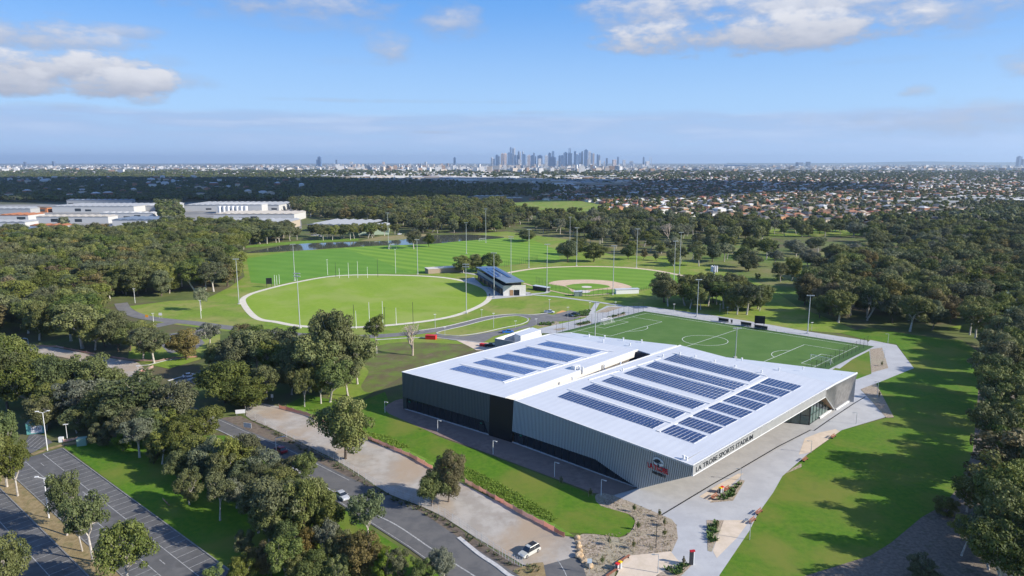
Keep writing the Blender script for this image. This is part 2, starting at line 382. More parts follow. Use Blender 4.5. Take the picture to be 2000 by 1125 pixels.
disc('home_plate_circle', G(1138,569.5), 4.6, .065, mat('chalky_clay', (.66,.60,.54), .9))
disc('pitchers_mound', G(1146,560.5), 3.2, .065, MATS['chalky_clay'])
ribs('foul_line_strip', gp([(1022,553),(1062,565),(1110,575),(1150,577),(1190,574)]), 2.0, .05, M_CLAY)

# soccer pitch in its own frame ----------------------------------------------
FL, FR = G(1262,612), G(1675,676); Lu = (FR-FL); PL = Lu.length; Lu.normalize()
Nu = Vector((-Lu.y, Lu.x, 0));  Nu = -Nu if (G(1592,716)-FR).dot(Nu) < 0 else Nu
# follow the drawn goal line so the near corner lands where the photograph has it
GLd = (G(1592,716)-FR).normalized(); PWid = 64.0
def P2(a, b): return FL+Lu*a+GLd*b
M_SYN = mat('synthetic_turf', (.080,.165,.032), .85, c2=(.100,.185,.042), scale=.12, stripe=((Lu.x,Lu.y),PL/12,(.93,.96,.92)))
M_SYN2 = mat('dark_synthetic_turf', (.050,.115,.030), .85, c2=(.062,.130,.035), scale=.05)
sheet('pitch_surround', [P2(-4,-4),P2(PL+5,-4),P2(PL+5,PWid+4),P2(-4,PWid+4)], .024, M_SYN2)
sheet('soccer_pitch', [P2(-1.5,-1.5),P2(PL+1,-1.5),P2(PL+1,PWid+1.5),P2(-1.5,PWid+1.5)], .034, M_SYN)
ml = MB(); LW = .22
def seg(a, b): ml.ribbon([a, b], LW, .046)
for a, b in (((0,0),(PL,0)),((PL,0),(PL,PWid)),((PL,PWid),(0,PWid)),((0,PWid),(0,0)),((PL/2,0),(PL/2,PWid))): seg(P2(*a), P2(*b))
for sgn, x0 in ((1,0),(-1,PL)):
    for dep, hw in ((16.5,20.1),(5.5,9.2)):
        a, b = PWid/2-hw, PWid/2+hw
        seg(P2(x0,a), P2(x0+sgn*dep,a)); seg(P2(x0+sgn*dep,a), P2(x0+sgn*dep,b)); seg(P2(x0+sgn*dep,b), P2(x0,b))
    arc = [P2(x0+sgn*(11+9.15*math.cos(t)), PWid/2+9.15*math.sin(t)) for t in np.linspace(-.925,.925,16)]
    ml.ribbon(arc, LW, .046)
ml.ribbon([P2(PL/2+9.15*math.cos(t), PWid/2+9.15*math.sin(t)) for t in np.linspace(0,2*math.pi,40)[:-1]], LW, .046, closed=True)
ml.build('pitch_markings', M_WHITE, kind='structure')

# plaza, paths ---------------------------------------------------------------
sheet('perimeter_path', gp([(1140,622),(1185,597),(1262,598),(1400,617),(1497,633),(1581,648),(1693,665),(1700,676),(1640,720),(1618,716),(1682,679),(1560,660),(1400,635),(1262,610),(1215,622),(1160,640),(1100,652),(1040,650),(1000,655),(1060,640)]), .012, M_CONC)
sheet('plaza', gp([(1195,968),(1250,950),(1250,900),(1400,800),(1560,770),(1610,722),(1690,672),(1700,664),(1751,674),(1785,719),(1726,743),(1681,761),(1731,814),(1644,840),(1576,888),(1528,930),(1510,962),(1480,1004),(1464,1036),(1406,1122),(1392,1150),(1290,1150),(1310,1078),(1322,1025),(1290,1005)]), .0, M_CONC)
sheet('forecourt', gp([(1200,967),(1250,952),(1350,920),(1530,820),(1640,790),(1672,770),(1590,838),(1400,944),(1293,1006)]), .014, M_CONC2)
ribs('drain_channel', gp([(1292,1006),(1360,965),(1395,944),(1447,915),(1520,872),(1583,840),(1590,841),(1620,820),(1665,790),(1690,775)]), .35, .028, M_DARK)
for pts in ([(1366,970),(1400,948),(1442,925),(1452,925),(1392,981)],[(1560,888),(1572,856),(1600,845),(1632,838),(1640,843),(1582,884)],[(1414,1016),(1465,1016),(1440,1050),(1400,1090),(1392,1076)],[(1205,1122),(1222,1086),(1310,1077),(1322,1092),(1336,1106),(1285,1122),(1240,1160),(1180,1160)],[(1352,921),(1385,905),(1400,900),(1372,914)]):
    sheet('sand_paving', gp(pts), .020, M_SAND)
sheet('mulch_bed', gp([(1162,971),(1171,964),(1200,968),(1290,1005),(1321,1025),(1312,1078),(1222,1086),(1200,1125),(1170,1160),(1150,1160),(1128,1110),(1124,1050),(1160,1043),(1209,1050),(1230,1040),(1241,1018),(1226,1003),(1174,988)]), .004, M_MULCH, smooth=2)
for pts in ([(1380,1016),(1414,1016),(1390,1078),(1382,1076)],[(1386,982),(1446,937),(1455,939),(1432,978)],[(1699,682),(1723,679),(1735,719),(1702,728)],[(1681,760),(1711,749),(1746,815),(1731,816)],[(1534,925),(1548,915),(1565,905),(1566,912),(1545,921)],[(1290,1118),(1340,1100),(1352,1103),(1330,1125),(1270,1140)]):
    sheet('garden_bed', gp(pts), .034, M_MULCH)
for pts in ([(1048,636),(1060,629),(1091,629),(1093,633),(1060,638)],[(1123,634),(1133,629),(1152,627),(1156,631),(1130,637)],[(1184,621),(1205,614),(1221,611),(1222,615),(1190,622)],[(1117,620),(1130,608),(1158,602),(1150,618),(1125,622)],[(1080,643),(1100,640),(1107,642),(1090,646)],[(1162,611),(1190,599),(1216,600),(1185,610)]):
    sheet('garden_bed', gp(pts), .030, M_MULCH)
sheet('gravel_path_bay', gp([(1085,612),(1098,606),(1109,608),(1100,612)]), .03, mat('orange_gravel', (.58,.30,.10), .9, c2=(.66,.38,.15), scale=.6))
sheet('gravel_path_bay', gp([(1074,627),(1084,623),(1094,626),(1086,629)]), .03, MATS['orange_gravel'])
ribs('concrete_path', gp([(1028,574.5),(1090,580),(1160,589),(1214,597)]), 2.6, .03, M_CONC)
ribs('concrete_path', gp([(1167,591),(1158,606),(1150,620)]), 2.6, .036, M_CONC)
ribs('concrete_path', gp([(1000,576),(1028,575),(1066,572),(1072,569)]), 3, .026, M_CONC)
sheet('pavilion_apron', gp([(900,548),(925,541),(945,560),(955,585),(1040,577),(1035,571),(950,560)]), .026, M_CONC)
ribs('gravel_walk', gp([(840,534),(870,527),(905,532),(940,538)]), 4, .03, M_CONC2)

# roads -------------------------------------------------------------------------
sheet('gravel_yard', gp([(480,812),(489,786),(520,789),(560,797),(600,809),(640,826),(700,852),(760,875),(830,907),(905,945),(1000,993),(1060,1024),(1105,1047),(1121,1052),(1128,1080),(1133,1100),(1075,1104),(1040,1112),(1005,1093),(930,1050),(870,1012),(815,985),(760,965),(700,925),(640,890),(560,850),(510,828)]), .0, M_GRAVEL, smooth=2)
sheet('gravel_clearing', gp([(45,672),(75,674),(130,683),(200,697),(262,706),(278,716),(283,726),(262,735),(238,734),(205,728),(190,716),(120,697),(60,690)]), .0, M_GRAVEL, smooth=3)
roadL = [(208,742),(300,780),(400,822),(470,866),(540,908),(652,976),(708,1013),(800,1072),(880,1130),(930,1170)]
roadR = [(235,733),(330,775),(430,816),(482,840),(560,872),(612,898),(686,934),(798,984),(900,1052),(965,1094),(1020,1128),(1060,1160)]
sheet('main_road', gp(roadL)+gp(roadR)[::-1], .010, M_ROAD)
sheet('road_verge', gp([(430,816),(470,812),(510,832),(560,852),(640,893),(700,930),(760,968),(820,990),(870,1014),(930,1054),(1005,1097),(1050,1130),(1020,1135),(965,1094),(900,1052),(798,984),(686,934),(612,898),(560,872),(482,840)]), -.006, M_DIRT)
mk = MB()
mk.ribbon(spline(gp([(235,738),(330,779),(430,821),(482,844),(560,877),(612,903),(682,938)]), False, 4), .16, .024)
mk.ribbon(spline(gp([(300,790),(429,841),(520,888),(600,932),(652,960),(714,996),(775,1026),(852,1078),(925,1124),(980,1160)]), False, 4), .30, .024)
mk.ribbon(gp([(214,746),(262,764)]), .15, .024)
mk.ribbon(gp([(660,978),(712,1012),(800,1068),(862,1112)]), .14, .024)
mk.build('road_lane_lines', M_LINE, kind='structure')
ribs('road_kerb', spline(gp([(896,1050),(915,1066),(940,1086),(968,1104),(990,1121),(1005,1130)]), False, 4), .9, 0, M_KERB, z1=.14)
ribs('road_kerb', gp([(328,744),(352,737),(382,731)]), .8, 0, M_KERB, z1=.14)
ribs('road_kerb', gp([(333,751),(360,744),(384,737)]), 1.6, 0, M_KERB, z1=.14)
ribs('road_kerb', gp([(265,715),(290,713),(320,705),(352,700)]), .5, 0, M_KERB, z1=.12)
sheet('side_road', gp([(300,785),(322,752),(384,727),(430,700),(450,690),(470,700),(440,720),(400,742),(350,772)]), .004, M_ROAD)
campus1 = spline(gp([(236,592),(246,606),(275,618),(320,625),(380,631),(440,639),(520,648),(600,655),(680,658),(760,655),(850,645),(905,633),(950,622),(1000,617),(1040,618),(1075,614)]), False, 5)
ribs('campus_road', campus1, 6.4, .03, M_ASPH2)
ribs('campus_kerb', [p+Vector((.0,3.9)) for p in campus1[48:]], .5, 0, M_KERB, z1=.16)
sheet('delivery_yard', gp([(845,655),(880,664),(920,668),(942,670),(964,657),(1001,648),(1015,643),(1039,638),(1049,634),(1075,629),(1110,627),(1129,622),(1141,612),(1114,606),(1080,615),(1032,616),(1037,622),(1030,633),(1004,640),(960,648),(905,657),(870,656),(850,652)]), .044, M_ASPH2)
sheet('road_island', gp([(853,650),(905,637),(960,623),(1005,617),(1028,621),(1031,627),(1015,634),(985,640),(940,650),(905,655),(880,655)]), .07, M_LAWN, smooth=3)
ribs('island_kerb', spline(gp([(853,650),(905,637),(960,623),(1005,617),(1028,621),(1031,627),(1015,634),(985,640),(940,650),(905,655),(880,655)]), True, 4), .5, 0, M_KERB, z1=.15, closed=True)
ribs('campus_kerb', spline(gp([(735,664),(800,660),(850,660),(890,664),(925,668),(948,672)]), False, 4), .6, 0, M_KERB, z1=.16)
sheet('delivery_apron', gp([(890,664),(925,668),(960,670),(985,668),(962,686),(930,684),(915,676)]), .05, M_SAND)
sheet('gravel_lot', gp([(390,658),(430,642),(420,636),(375,646),(330,652),(312,672),(330,690),(380,684),(400,670)]), .002, M_ASPH2)
sheet('asphalt_bay', gp([(305,640),(352,630),(332,627),(298,634)]), .002, M_ASPH2)
sheet('site_entry_road', gp([(1062,1104),(1128,1086),(1140,1110),(1150,1140),(1150,1170),(1075,1170)]), .012, M_ROAD)
ribs('entry_line', spline(gp([(1088,1092),(1098,1108),(1106,1124),(1112,1150)]), False, 3), .16, .026, M_LINE)
sheet('entry_verge', gp([(1005,1112),(1040,1100),(1060,1098),(1066,1110),(1070,1140),(980,1140)]), .008, M_DRY)

# brown track along the building and long grass strip
sheet('brown_track', gp([(772,782),(757,790),(749,798),(760,808),(800,826),(855,850),(963,889),(1085,935),(1160,963),(1200,968),(1255,952),(1248,940),(1003,850),(793,790),(820,770)]), .0, M_TRACK)
sheet('long_grass_strip', gp([(560,788),(640,812),(700,838),(760,856),(800,880),(905,932),(1000,982),(1085,1024),(1120,1046),(1105,1046),(1020,1003),(905,940),(820,901),(714,854),(640,824),(560,796)]), .002, M_LUSH)

# car park in its own frame ---------------------------------------------------
K0 = G(122.5,876); K1 = G(455,1119); ca = (K1-K0).normalized(); cb = Vector((ca.y, -ca.x, 0))   # cb points down-left
def CPk(a, b): return K0+ca*a+cb*b
sheet('car_park', [CPk(-1,0),CPk(120,0),CPk(120,15.5),CPk(0,14.5)], .006, M_ASPH)
def bdist(px, py): q = G(px, py)-K0; return q.dot(ca), q.dot(cb)
md = bdist(120,1050); md2 = bdist(20,938)
b_med0 = bdist(161,1077)[1]-1.6; b_med1 = b_med0+4.0
sheet('car_park', [CPk(-1,13),CPk(120,13),CPk(120,b_med0),CPk(-1,b_med0)], .008, M_ASPH)
sheet('car_park_median', [CPk(-30,b_med0),CPk(120,b_med0),CPk(120,b_med1),CPk(-30,b_med1)], .05, M_DRY)
sheet('car_park', [CPk(-30,b_med1),CPk(120,b_med1),CPk(120,b_med1+60),CPk(-30,b_med1+60)], .008, M_ASPH)
kb = MB()
for b in (0, b_med0, b_med1): kb.ribbon([CPk(-1 if b else 0,b), CPk(120,b)], .25, 0, .15)
kb.build('car_park_kerb', mat('weathered_kerb', (.20,.195,.185), .9, c2=(.27,.265,.25), scale=1), kind='structure')
st = MB(); ZL = .022
stall = 4.6
st.ribbon([CPk(0,stall), CPk(118,stall)], .16, ZL); st.ribbon([CPk(2,b_med0-stall), CPk(118,b_med0-stall)], .14, ZL)
st.ribbon([CPk(-20,b_med1+stall), CPk(118,b_med1+stall)], .14, ZL)
k = 0.0
while k < 116:
    st.ribbon([CPk(k,.2), CPk(k,stall)], .11, ZL)
    if k > 2: st.ribbon([CPk(k,b_med0-stall), CPk(k,b_med0-.2)], .11, ZL)
    st.ribbon([CPk(k-18,b_med1+.2), CPk(k-18,b_med1+stall)], .11, ZL)
    k += 2.62
mid = (stall+b_med0-stall)/2
for a in (6, 24, 42, 58, 74): st.ribbon([CPk(a,mid), CPk(a+2.4,mid)], .14, ZL)
A0 = CPk(33,mid-.9); st.ribbon([CPk(31.5,mid-1), CPk(33.5,mid-1)], .22, ZL)
h0, h1, h2 = CPk(33.4,mid-1.6), CPk(33.4,mid-.4), CPk(35,mid-1); st.add([(h0.x,h0.y,ZL),(h1.x,h1.y,ZL),(h2.x,h2.y,ZL)], [(0,1,2)])
st.build('stall_lines', M_LINE, kind='structure')
sheet('north_stalls', gp([(60,845),(85,850),(103,864),(62,885),(40,880)]), .004, M_ASPH)
sn = MB()
for t in np.linspace(.1,.9,5):
    a = G(66+30*t, 848+14*t); b = G(40+34*t, 870+10*t); sn.ribbon([a,b], .11, .016)
sn.build('north_stall_lines', M_LINE, kind='structure')
ribs('footpath', gp([(62,888),(90,878),(125,868),(160,862),(215,855)]), 1.8, .0, M_DRY)

sheet('estate_yard', gp([(-60,474),(300,474),(330,450),(330,398),(-60,400)]), .0, mat('estate_paving', (.20,.20,.195), .9, c2=(.32,.31,.29), scale=.03))
sheet('estate_yard', gp([(350,455),(590,450),(585,396),(355,396)]), .0, MATS['estate_paving'])
# lake --------------------------------------------------------------------------
mw = bpy.data.materials.new('lake_water'); mw.use_nodes = True; X.nt = t = mw.node_tree
b = t.nodes['Principled BSDF']; b.inputs['Base Color'].default_value = (.09,.10,.085,1); b.inputs['Roughness'].default_value = .06; b.inputs['IOR'].default_value = 1.33; b.inputs['Specular IOR Level'].default_value = .8
geo = t.nodes.new('ShaderNodeNewGeometry'); bn = t.nodes.new('ShaderNodeBump'); bn.inputs['Strength'].default_value = .12; bn.inputs['Distance'].default_value = .1
t.links.new(X.noise(X(geo.outputs['Position']), .35, 4).s, bn.inputs['Height']); t.links.new(bn.outputs[0], b.inputs['Normal'])
lake = [(480,494),(517,486),(560,479),(600,475.5),(650,474),(712,472),(760,470),(790,467.5),(820,463),(850,459.5),(916,458),(950,460),(985,463.5),(960,467),(900,471),(850,476),(799,478),(715,481),(650,485),(592,489),(517,493)]
sheet('lake', spline(gp(lake), True, 4), .06, mw)
sheet('pond', gp([(30,545),(60,540),(75,550),(70,562),(30,565)]), .03, mw, smooth=3)
sheet('reed_bank', gp([(700,471),(745,461),(800,458),(850,457),(830,462),(790,467),(745,470)]), .03, mat('reed_bank', (.30,.24,.13), .95, c2=(.22,.22,.08), scale=.1))
sheet('far_bank', gp([(480,484),(560,478),(640,473),(700,470),(700,466),(620,468),(540,474),(480,480)]), .02, M_LUSH)
sheet('dry_slope', gp([(1000,460),(1100,455),(1230,478),(1330,500),(1250,500),(1130,480),(1030,470)]), -.03, mat('dry_slope', (.22,.18,.09), .95, c2=(.13,.16,.045), scale=.05))
# ================================================================== sports stadium (main building)
M_ROOF = mat('white_metal_roof', (.60,.62,.655), .45, c2=(.64,.66,.69), scale=.08, wear=(.10,.5,.8,(.58,.60,.63),.45), spec=.35, stripe=((.735,-.678),1.1,(.955,.955,.96)))
M_ROOF2 = mat('pale_grey_roof', (.52,.56,.62), .5, c2=(.56,.60,.65), scale=.1)
M_FASC = mat('cream_fascia', (.62,.60,.56), .6)
M_GREYP = mat('grey_metal_panel', (.33,.335,.33), .55, c2=(.38,.385,.38), scale=.5)
M_GREYP2 = mat('mid_grey_panel', (.22,.22,.215), .55, c2=(.27,.27,.265), scale=.4)
M_CLAD = mat('blue_grey_cladding', (.12,.135,.145), .6)  # even blue-grey sheet colour behind the silver ribs
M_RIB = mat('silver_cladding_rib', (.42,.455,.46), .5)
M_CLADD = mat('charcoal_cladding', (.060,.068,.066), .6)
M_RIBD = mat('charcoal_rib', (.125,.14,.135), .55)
M_BLACK = mat('black_panel', (.012,.014,.018), .4)
M_TIMBER = mat('timber_soffit', (.28,.16,.08), .6, c2=(.36,.22,.12), scale=2)
mg = mat('dark_glass', (.015,.022,.030), .08, spec=.9)
mgg = mat('green_tinted_glass', (.05,.10,.085), .10, spec=.9, c2=(.10,.15,.13), scale=.5)
H = 12.0
A, B = R(785,726.5,H), R(1354,909.5,H)
HC = 9.6; Cc, T, T2 = R(1675,728,HC), R(1328,674,H), R(1379,693,H-.6)
FF = R(1003.5,781.5,H)
bld = empty('sports_stadium', G(1248,955), label='huge angular stadium with white roof and ribbed grey metal walls, reading LA TROBE', cat='stadium')
A0g, P1, F0g = G(793,800), G(1248,955), G(1003,865.5)
def seg_frame(a, b):
    L = (b-a).length; d = (b-a).normalized(); n = Vector((-d.y, d.x, 0))
    return L, d, (n if n.dot(T-A) > 0 else -n)
L1, abL, ninL = seg_frame(A, FF); L2, abR, ninR = seg_frame(FF, B); LAB = L1+L2; ab, nin = abR, ninR
sP = L1+(P1-FF).dot(abR)
iA = (A0g-A).dot(ninL); iF = ((F0g-FF).dot(ninL)+(F0g-FF).dot(ninR))/2; iP = (P1-FF).dot(ninR)
def inset(s): return iA+(iF-iA)*s/L1 if s < L1 else iF+(iP-iF)*(s-L1)/(sP-L1)
def Wp(s, z, out=0.0):
    if s < L1: p = A+abL*s+ninL*(inset(s)*(H-z)/H-out)
    else: p = FF+abR*(s-L1)+ninR*(inset(s)*(H-z)/H-out)
    return Vector((p.x, p.y, z))
def nof(s): return ninL if s < L1 else ninR
def solveW(px, py):
    best = None; s0, s1, z0, z1 = 0, LAB, -1, H
    for it in range(5):
        for s in np.linspace(s0, s1, 25):
            for z in np.linspace(z0, z1, 25):
                q = PX(Wp(s, z)); d = (q[0]-px)**2+(q[1]-py)**2
                if best is None or d < best[0]: best = (d, s, z)
        ds, dz2 = (s1-s0)/12, (z1-z0)/12; s0, s1, z0, z1 = best[1]-ds, best[1]+ds, best[2]-dz2, best[2]+dz2
    return best[1], best[2]
sBl0, _ = solveW(957.5,771); sF = L1
sD, zD = solveW(1163,897); sC0, zC0 = solveW(1004,843.5); _, zL0 = solveW(790,776); sL1, zL1 = solveW(957,825)
sBb, zBb = solveW(1351.5,926)
sBb = min(sBb, LAB-.3)
zD = max(zD, 2.6)
def bottom(s):
    if s < sBl0: return zL0+(zL1-zL0)*s/sBl0
    if s < sF: return 0.05
    if s < sD: return zC0+(zD-zC0)*(s-sF)/(sD-sF)
    if s < sP: return zD*(1-(s-sD)/(sP-sD))+.0
    return zBb*(s-sP)/(LAB-sP)
def wallpart(name, s0, s1, m, th=.25, out=0.0, step=2.0):
    mb = MB(); ss = [s0+(s1-s0)*i/max(1,int((s1-s0)/step)) for i in range(max(1,int((s1-s0)/step))+1)]
    for q in (sD, sP):
        if s0 < q < s1: ss.append(q)
    ss.sort(); vs = []
    for s in ss:
        b = bottom(s); vs += [Wp(s,H-.05,out), Wp(s,b,out), Wp(s,H-.05,out-th), Wp(s,b,out-th)]
    fs = []
    for i in range(len(ss)-1):
        a, c = 4*i, 4*(i+1); fs += [(a,a+1,c+1,c),(a+2,c+2,c+3,a+3),(a+1,a+3,c+3,c+1)]
    n = 4*(len(ss)-1); fs += [(0,2,3,1),(n,n+1,n+3,n+2)]
    return mb.add(vs, fs).build(name, m, bld, world=True)
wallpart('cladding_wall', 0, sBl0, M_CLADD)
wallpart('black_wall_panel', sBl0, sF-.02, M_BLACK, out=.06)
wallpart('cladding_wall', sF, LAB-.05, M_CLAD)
def ribset(name, s0, s1, sp, wd, m):
    mb = MB(); s = s0+sp/2
    while s < s1-sp/2:
        b = bottom(s)+.03
        vs = [Wp(s-wd/2,H-.08,.003), Wp(s+wd/2,H-.08,.003), Wp(s+wd/2,b,.003), Wp(s-wd/2,b,.003), Wp(s-wd/4,H-.08,.13), Wp(s+wd/4,H-.08,.13), Wp(s+wd/4,b,.13), Wp(s-wd/4,b,.13)]
        mb.add(vs, [(4,7,6,5),(0,3,7,4),(1,5,6,2),(3,2,6,7)]); s += sp
    mb.build(name, m, bld, world=True, kind='stuff')
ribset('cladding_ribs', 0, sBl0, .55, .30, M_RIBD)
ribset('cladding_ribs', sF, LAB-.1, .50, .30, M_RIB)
# recessed glazing along the base, each pane a part
def ginset(s, z): return Wp(s, z)+nof(s)*.55
pv = MB().add([(0,0,0)]*0, []); npane = 0
def pane(a, b, z0, z1, name='window_pane', m=None, d=nin):
    vs = [Vector((a.x,a.y,z0)), Vector((b.x,b.y,z0)), Vector((b.x,b.y,z1)), Vector((a.x,a.y,z1))]
    vs = [v for v in vs]+[v+d*.08 for v in vs]
    return MB().add(vs, [(0,1,2,3),(4,7,6,5),(3,2,6,7),(0,4,5,1),(0,3,7,4),(1,5,6,2)]).build(name, m or mg, bld, world=True)
s = 1.2; mul = MB()
while s < sP-2.0:
    s2 = min(s+2.35, sP-1.6)
    if not (sBl0-.4 < s < sF-.2):
        zt = min(bottom(s), bottom(s2)) + .35 if s < sD else min(bottom(s),bottom(s2))+.2
        if zt > .6: pane(ginset(s+.07,1), ginset(s2-.07,1), .12, zt)
    q = ginset(s,1)-nof(s)*.06
    mul.box((q.x,q.y,max(bottom(s),.8)/2), (.12,.14,max(bottom(s),.8)), math.atan2(ab.y,ab.x)); s = s2
mul.build('mullions', M_DARK, bld, world=True, kind='stuff')
MB().ribbon([ginset(.5,0)-ninL*.2, ginset(L1,0)-ninR*.2, ginset(sP-1.2,0)-ninR*.2], .5, 0, .12).build('plinth', M_KERB, bld, world=True)
for s_, in ((2.6,),(sBl0-3.2,),(sF+3.0,)):
    q = Wp(s_,1); nin_ = nof(s_); ab_ = abL if s_ < L1 else abR; a = math.atan2(ab_.y,ab_.x)
    MB().box((q.x+nin_.x*.45,q.y+nin_.y*.45,1.15), (1.9,.12,2.2), a).build('door', mat('charcoal_door', (.03,.034,.04), .5), bld, world=True)
    MB().box((q.x+nin_.x*.3,q.y+nin_.y*.3,2.75), (.75,.10,.28), a).build('exit_sign', mat('green_exit_sign', (.03,.22,.14), .4), bld, world=True)
# end wall at A, back walls
MB().prism([A+ninL*.1, A0g+ninL*.2, A0g+ninL*3, A+ninL*3], 0, H-.05).build('corner_return_wall', M_CLADD, bld, world=True)
BL = R(1073,652.5,H); LT = R(1244.5,682.5,H); LFr = R(985,776.5,H); K1r = R(1117,649.5,H)
def slab(name, pts, th, m, zt=None):
    zz = zt if zt is not None else [p.z for p in pts]
    return MB().prism(pts, [z-th for z in zz], zz).build(name, m, bld, world=True)
slab('roof', [A, R(986,777,H), R(1245,682.5,H), BL], .35, M_ROOF)
zM = R(1632,749.5,H)
slab('roof', [R(1004,781.5,H), B, zM, R(1484,715,H), T], .35, M_ROOF)
slab('roof', [zM+Vector((.03,.03,0)), Cc, T2, T, R(1484,714.9,H)], .35, M_ROOF2)  # sloping strip: its darker facet tone is painted in with the greyer roof colour
link = [R(1074,652,H-.15), R(1117,649.5,H-.15), R(1160,656,H-.15), R(1322,674,H-.15), R(1270,691,H-.15), R(1246,684,H-.15)]
slab('link_roof', link, .3, M_ROOF2)
dk = [R(1234,687,H-.5), R(1272,692,H-.5)]
d_ = (dk[1]-dk[0]).normalized(); nb = Vector((-d_.y,d_.x,0)); nb = -nb if nb.y < 0 else nb
MB().prism([dk[0], dk[1], dk[1]+nb*1, dk[0]+nb*1], 0, H-.5).build('courtyard_wall', mat('navy_wall', (.025,.03,.045), .5), bld, world=True)
# left hall side facing the gap: fascia, glazed strip, dark posts
g0, g1 = R(986,777,H), R(1245,682.5,H); gd = (g1-g0).normalized(); gn = Vector((gd.y,-gd.x,0)); gn = gn if gn.x > 0 else -gn; GL_ = (g1-g0).length
MB().prism([g0+gn*.05, g1+gn*.05, g1+gn*.35, g0+gn*.35], H-2.2, H+.02).build('fascia', M_FASC, bld, world=True)
MB().prism([g0-gn*1.3, g1-gn*1.3, g1-gn*1.0, g0-gn*1.0], 0, H-1).build('gap_wall', M_GREYP2, bld, world=True)
s = 1.0; i = 0
mw_ = mat('brownish_glass', (.16,.145,.13), .25, spec=.6, c2=(.24,.22,.20), scale=.6)
while s < GL_-3:
    a, b_ = g0+gd*s-gn*.95, g0+gd*(s+1.45)-gn*.95; pane(a, b_, H-5.2, H-2.3, m=mw_, d=-gn); s += 1.6; i += 1
    if i % 9 == 0:
        q = g0+gd*(s-.1)-gn*.7; MB().box((q.x,q.y,H-4), (.7,.5,5), math.atan2(gd.y,gd.x)).build('column', M_DARK, bld, world=True)
# right hall wall under the ridge line
h0, h1 = R(1004,781.5,H), R(1328,674,H); hd = (h1-h0).normalized(); hn = Vector((-hd.y,hd.x,0)); hn = hn if hn.x < 0 else -hn
MB().prism([h0-hn*.4, h1-hn*.4, h1-hn*.8, h0-hn*.8], 0, H-.4).build('gap_wall', M_GREYP2, bld, world=True)
MB().prism([h0+hn*.0, h1, h1-hn*.5, h0-hn*.5], H-.35, H+.12).build('parapet', M_WHITE, bld, world=True)
for p, q in ((A, BL), (A, R(986,777,H)), (R(1004,781.5,H), B), (BL, K1r), (g0+gd*0, g1)):
    d = (q-p).normalized(); mbq = MB().ribbon([p, q], .35, H+.003, H+.10); mbq.build('roof_edge_capping', M_WHITE, bld, world=True)
for p, q in ((BL, T), (T, T2), (T2, Cc-Vector((.6,.2,0)))):
    mbq = MB(); d = (q-p).normalized(); n2_ = Vector((-d.y,d.x,0)); n2_ = n2_ if n2_.y > 0 else -n2_
    mbq.prism([p-n2_*.3, q-n2_*.3, q-n2_*.6, p-n2_*.6], 0, [p.z-.9, q.z-.9, q.z-.9, p.z-.9]).build('back_wall', M_GREYP, bld, world=True)
MB().prism([A+ninL*1, BL+Vector((.3,-.6,0)), BL+Vector((1,-1,0)), A+ninL*1+abL*.6], 0, H-.4).build('back_wall', M_GREYP, bld, world=True)

# entrance front B-C -----------------------------------------------------------
BM = zM-B; sM = BM.length; bc = BM.normalized(); MC = Vector((Cc.x-zM.x, Cc.y-zM.y, 0)); LBC = sM+MC.length; bc2 = MC.normalized(); nbc = Vector((bc.y,-bc.x,0))
nbc = nbc if nbc.y < 0 else -nbc
def zt(s): return H if s < sM else H-(H-HC)*(s-sM)/(LBC-sM)
FZ = H-2.25; FD = 2.25
def Fp(s, dz=0.0, inn=0.0): q = (B+bc*s if s < sM else zM+bc2*(s-sM))-nbc*inn; return Vector((q.x,q.y,zt(s)+dz))
apex = min(np.linspace(0, LBC, 400), key=lambda s: abs(PX(Fp(s,-FD))[0]-1612))
foot = G(1629.5,801); cfoot = G(1656,783.5)
fth = .3; M_FAS2 = mat('fascia_grey_panel', (.30,.30,.295), .55, c2=(.34,.34,.335), scale=.5); M_FOLD = mat('folded_wall_grey', (.165,.16,.155), .55, c2=(.24,.235,.23), scale=.7)
MB().add([Fp(0), Fp(apex), Fp(apex,-FD), Fp(0,-FD), Fp(0,0,fth), Fp(apex,0,fth), Fp(apex,-FD,fth), Fp(0,-FD,fth)],
       [(0,3,2,1),(4,5,6,7),(3,7,6,2),(0,4,7,3)]).build('fascia', M_FAS2, bld, world=True)
MB().add([Fp(0,-FD,-.06), Fp(apex,-FD,-.06), Fp(apex,-FD-.2,-.06), Fp(0,-FD-.2,-.06), Fp(0,-FD,.3), Fp(apex,-FD,.3), Fp(apex,-FD-.2,.3), Fp(0,-FD-.2,.3)],
       [(0,3,2,1),(4,5,6,7),(3,7,6,2),(0,1,5,4),(0,4,7,3),(1,2,6,5)]).build('fascia_trim', M_WHITE, bld, world=True)
n_ = -nbc*.35
for c0_, c1_ in ((Fp(0), Fp(sM)), (Fp(sM), Fp(LBC))): MB().add([c0_+Vector((0,0,.003)), c1_+Vector((0,0,.003)), c1_+n_+Vector((0,0,.003)), c0_+n_+Vector((0,0,.003)), c0_+Vector((0,0,.12)), c1_+Vector((0,0,.12)), c1_+n_+Vector((0,0,.12)), c0_+n_+Vector((0,0,.12))],
       [(0,1,5,4),(4,5,6,7),(2,3,7,6),(0,4,7,3),(1,2,6,5)]).build('roof_edge_capping', M_WHITE, bld, world=True)
MB().tube(Fp(2,.06,2.6), Fp(LBC-8,.06,2.6), .07, n=4).build('roof_flashing', M_GREYP2, bld, world=True)
w4 = [Fp(apex,-.3), Fp(sM,-.3), Fp(LBC,-.3), Vector(cfoot), Vector(foot), Fp(apex,-FD)]
th_ = [v-nbc*.3 for v in w4]
MB().add(w4+th_, [(0,5,4,1),(1,4,3),(1,3,2),(6,7,10,11),(7,8,9),(7,9,10),(5,11,10,4),(2,3,9,8)]).build('folded_wall', M_FOLD, bld, world=True)
rb = MB()
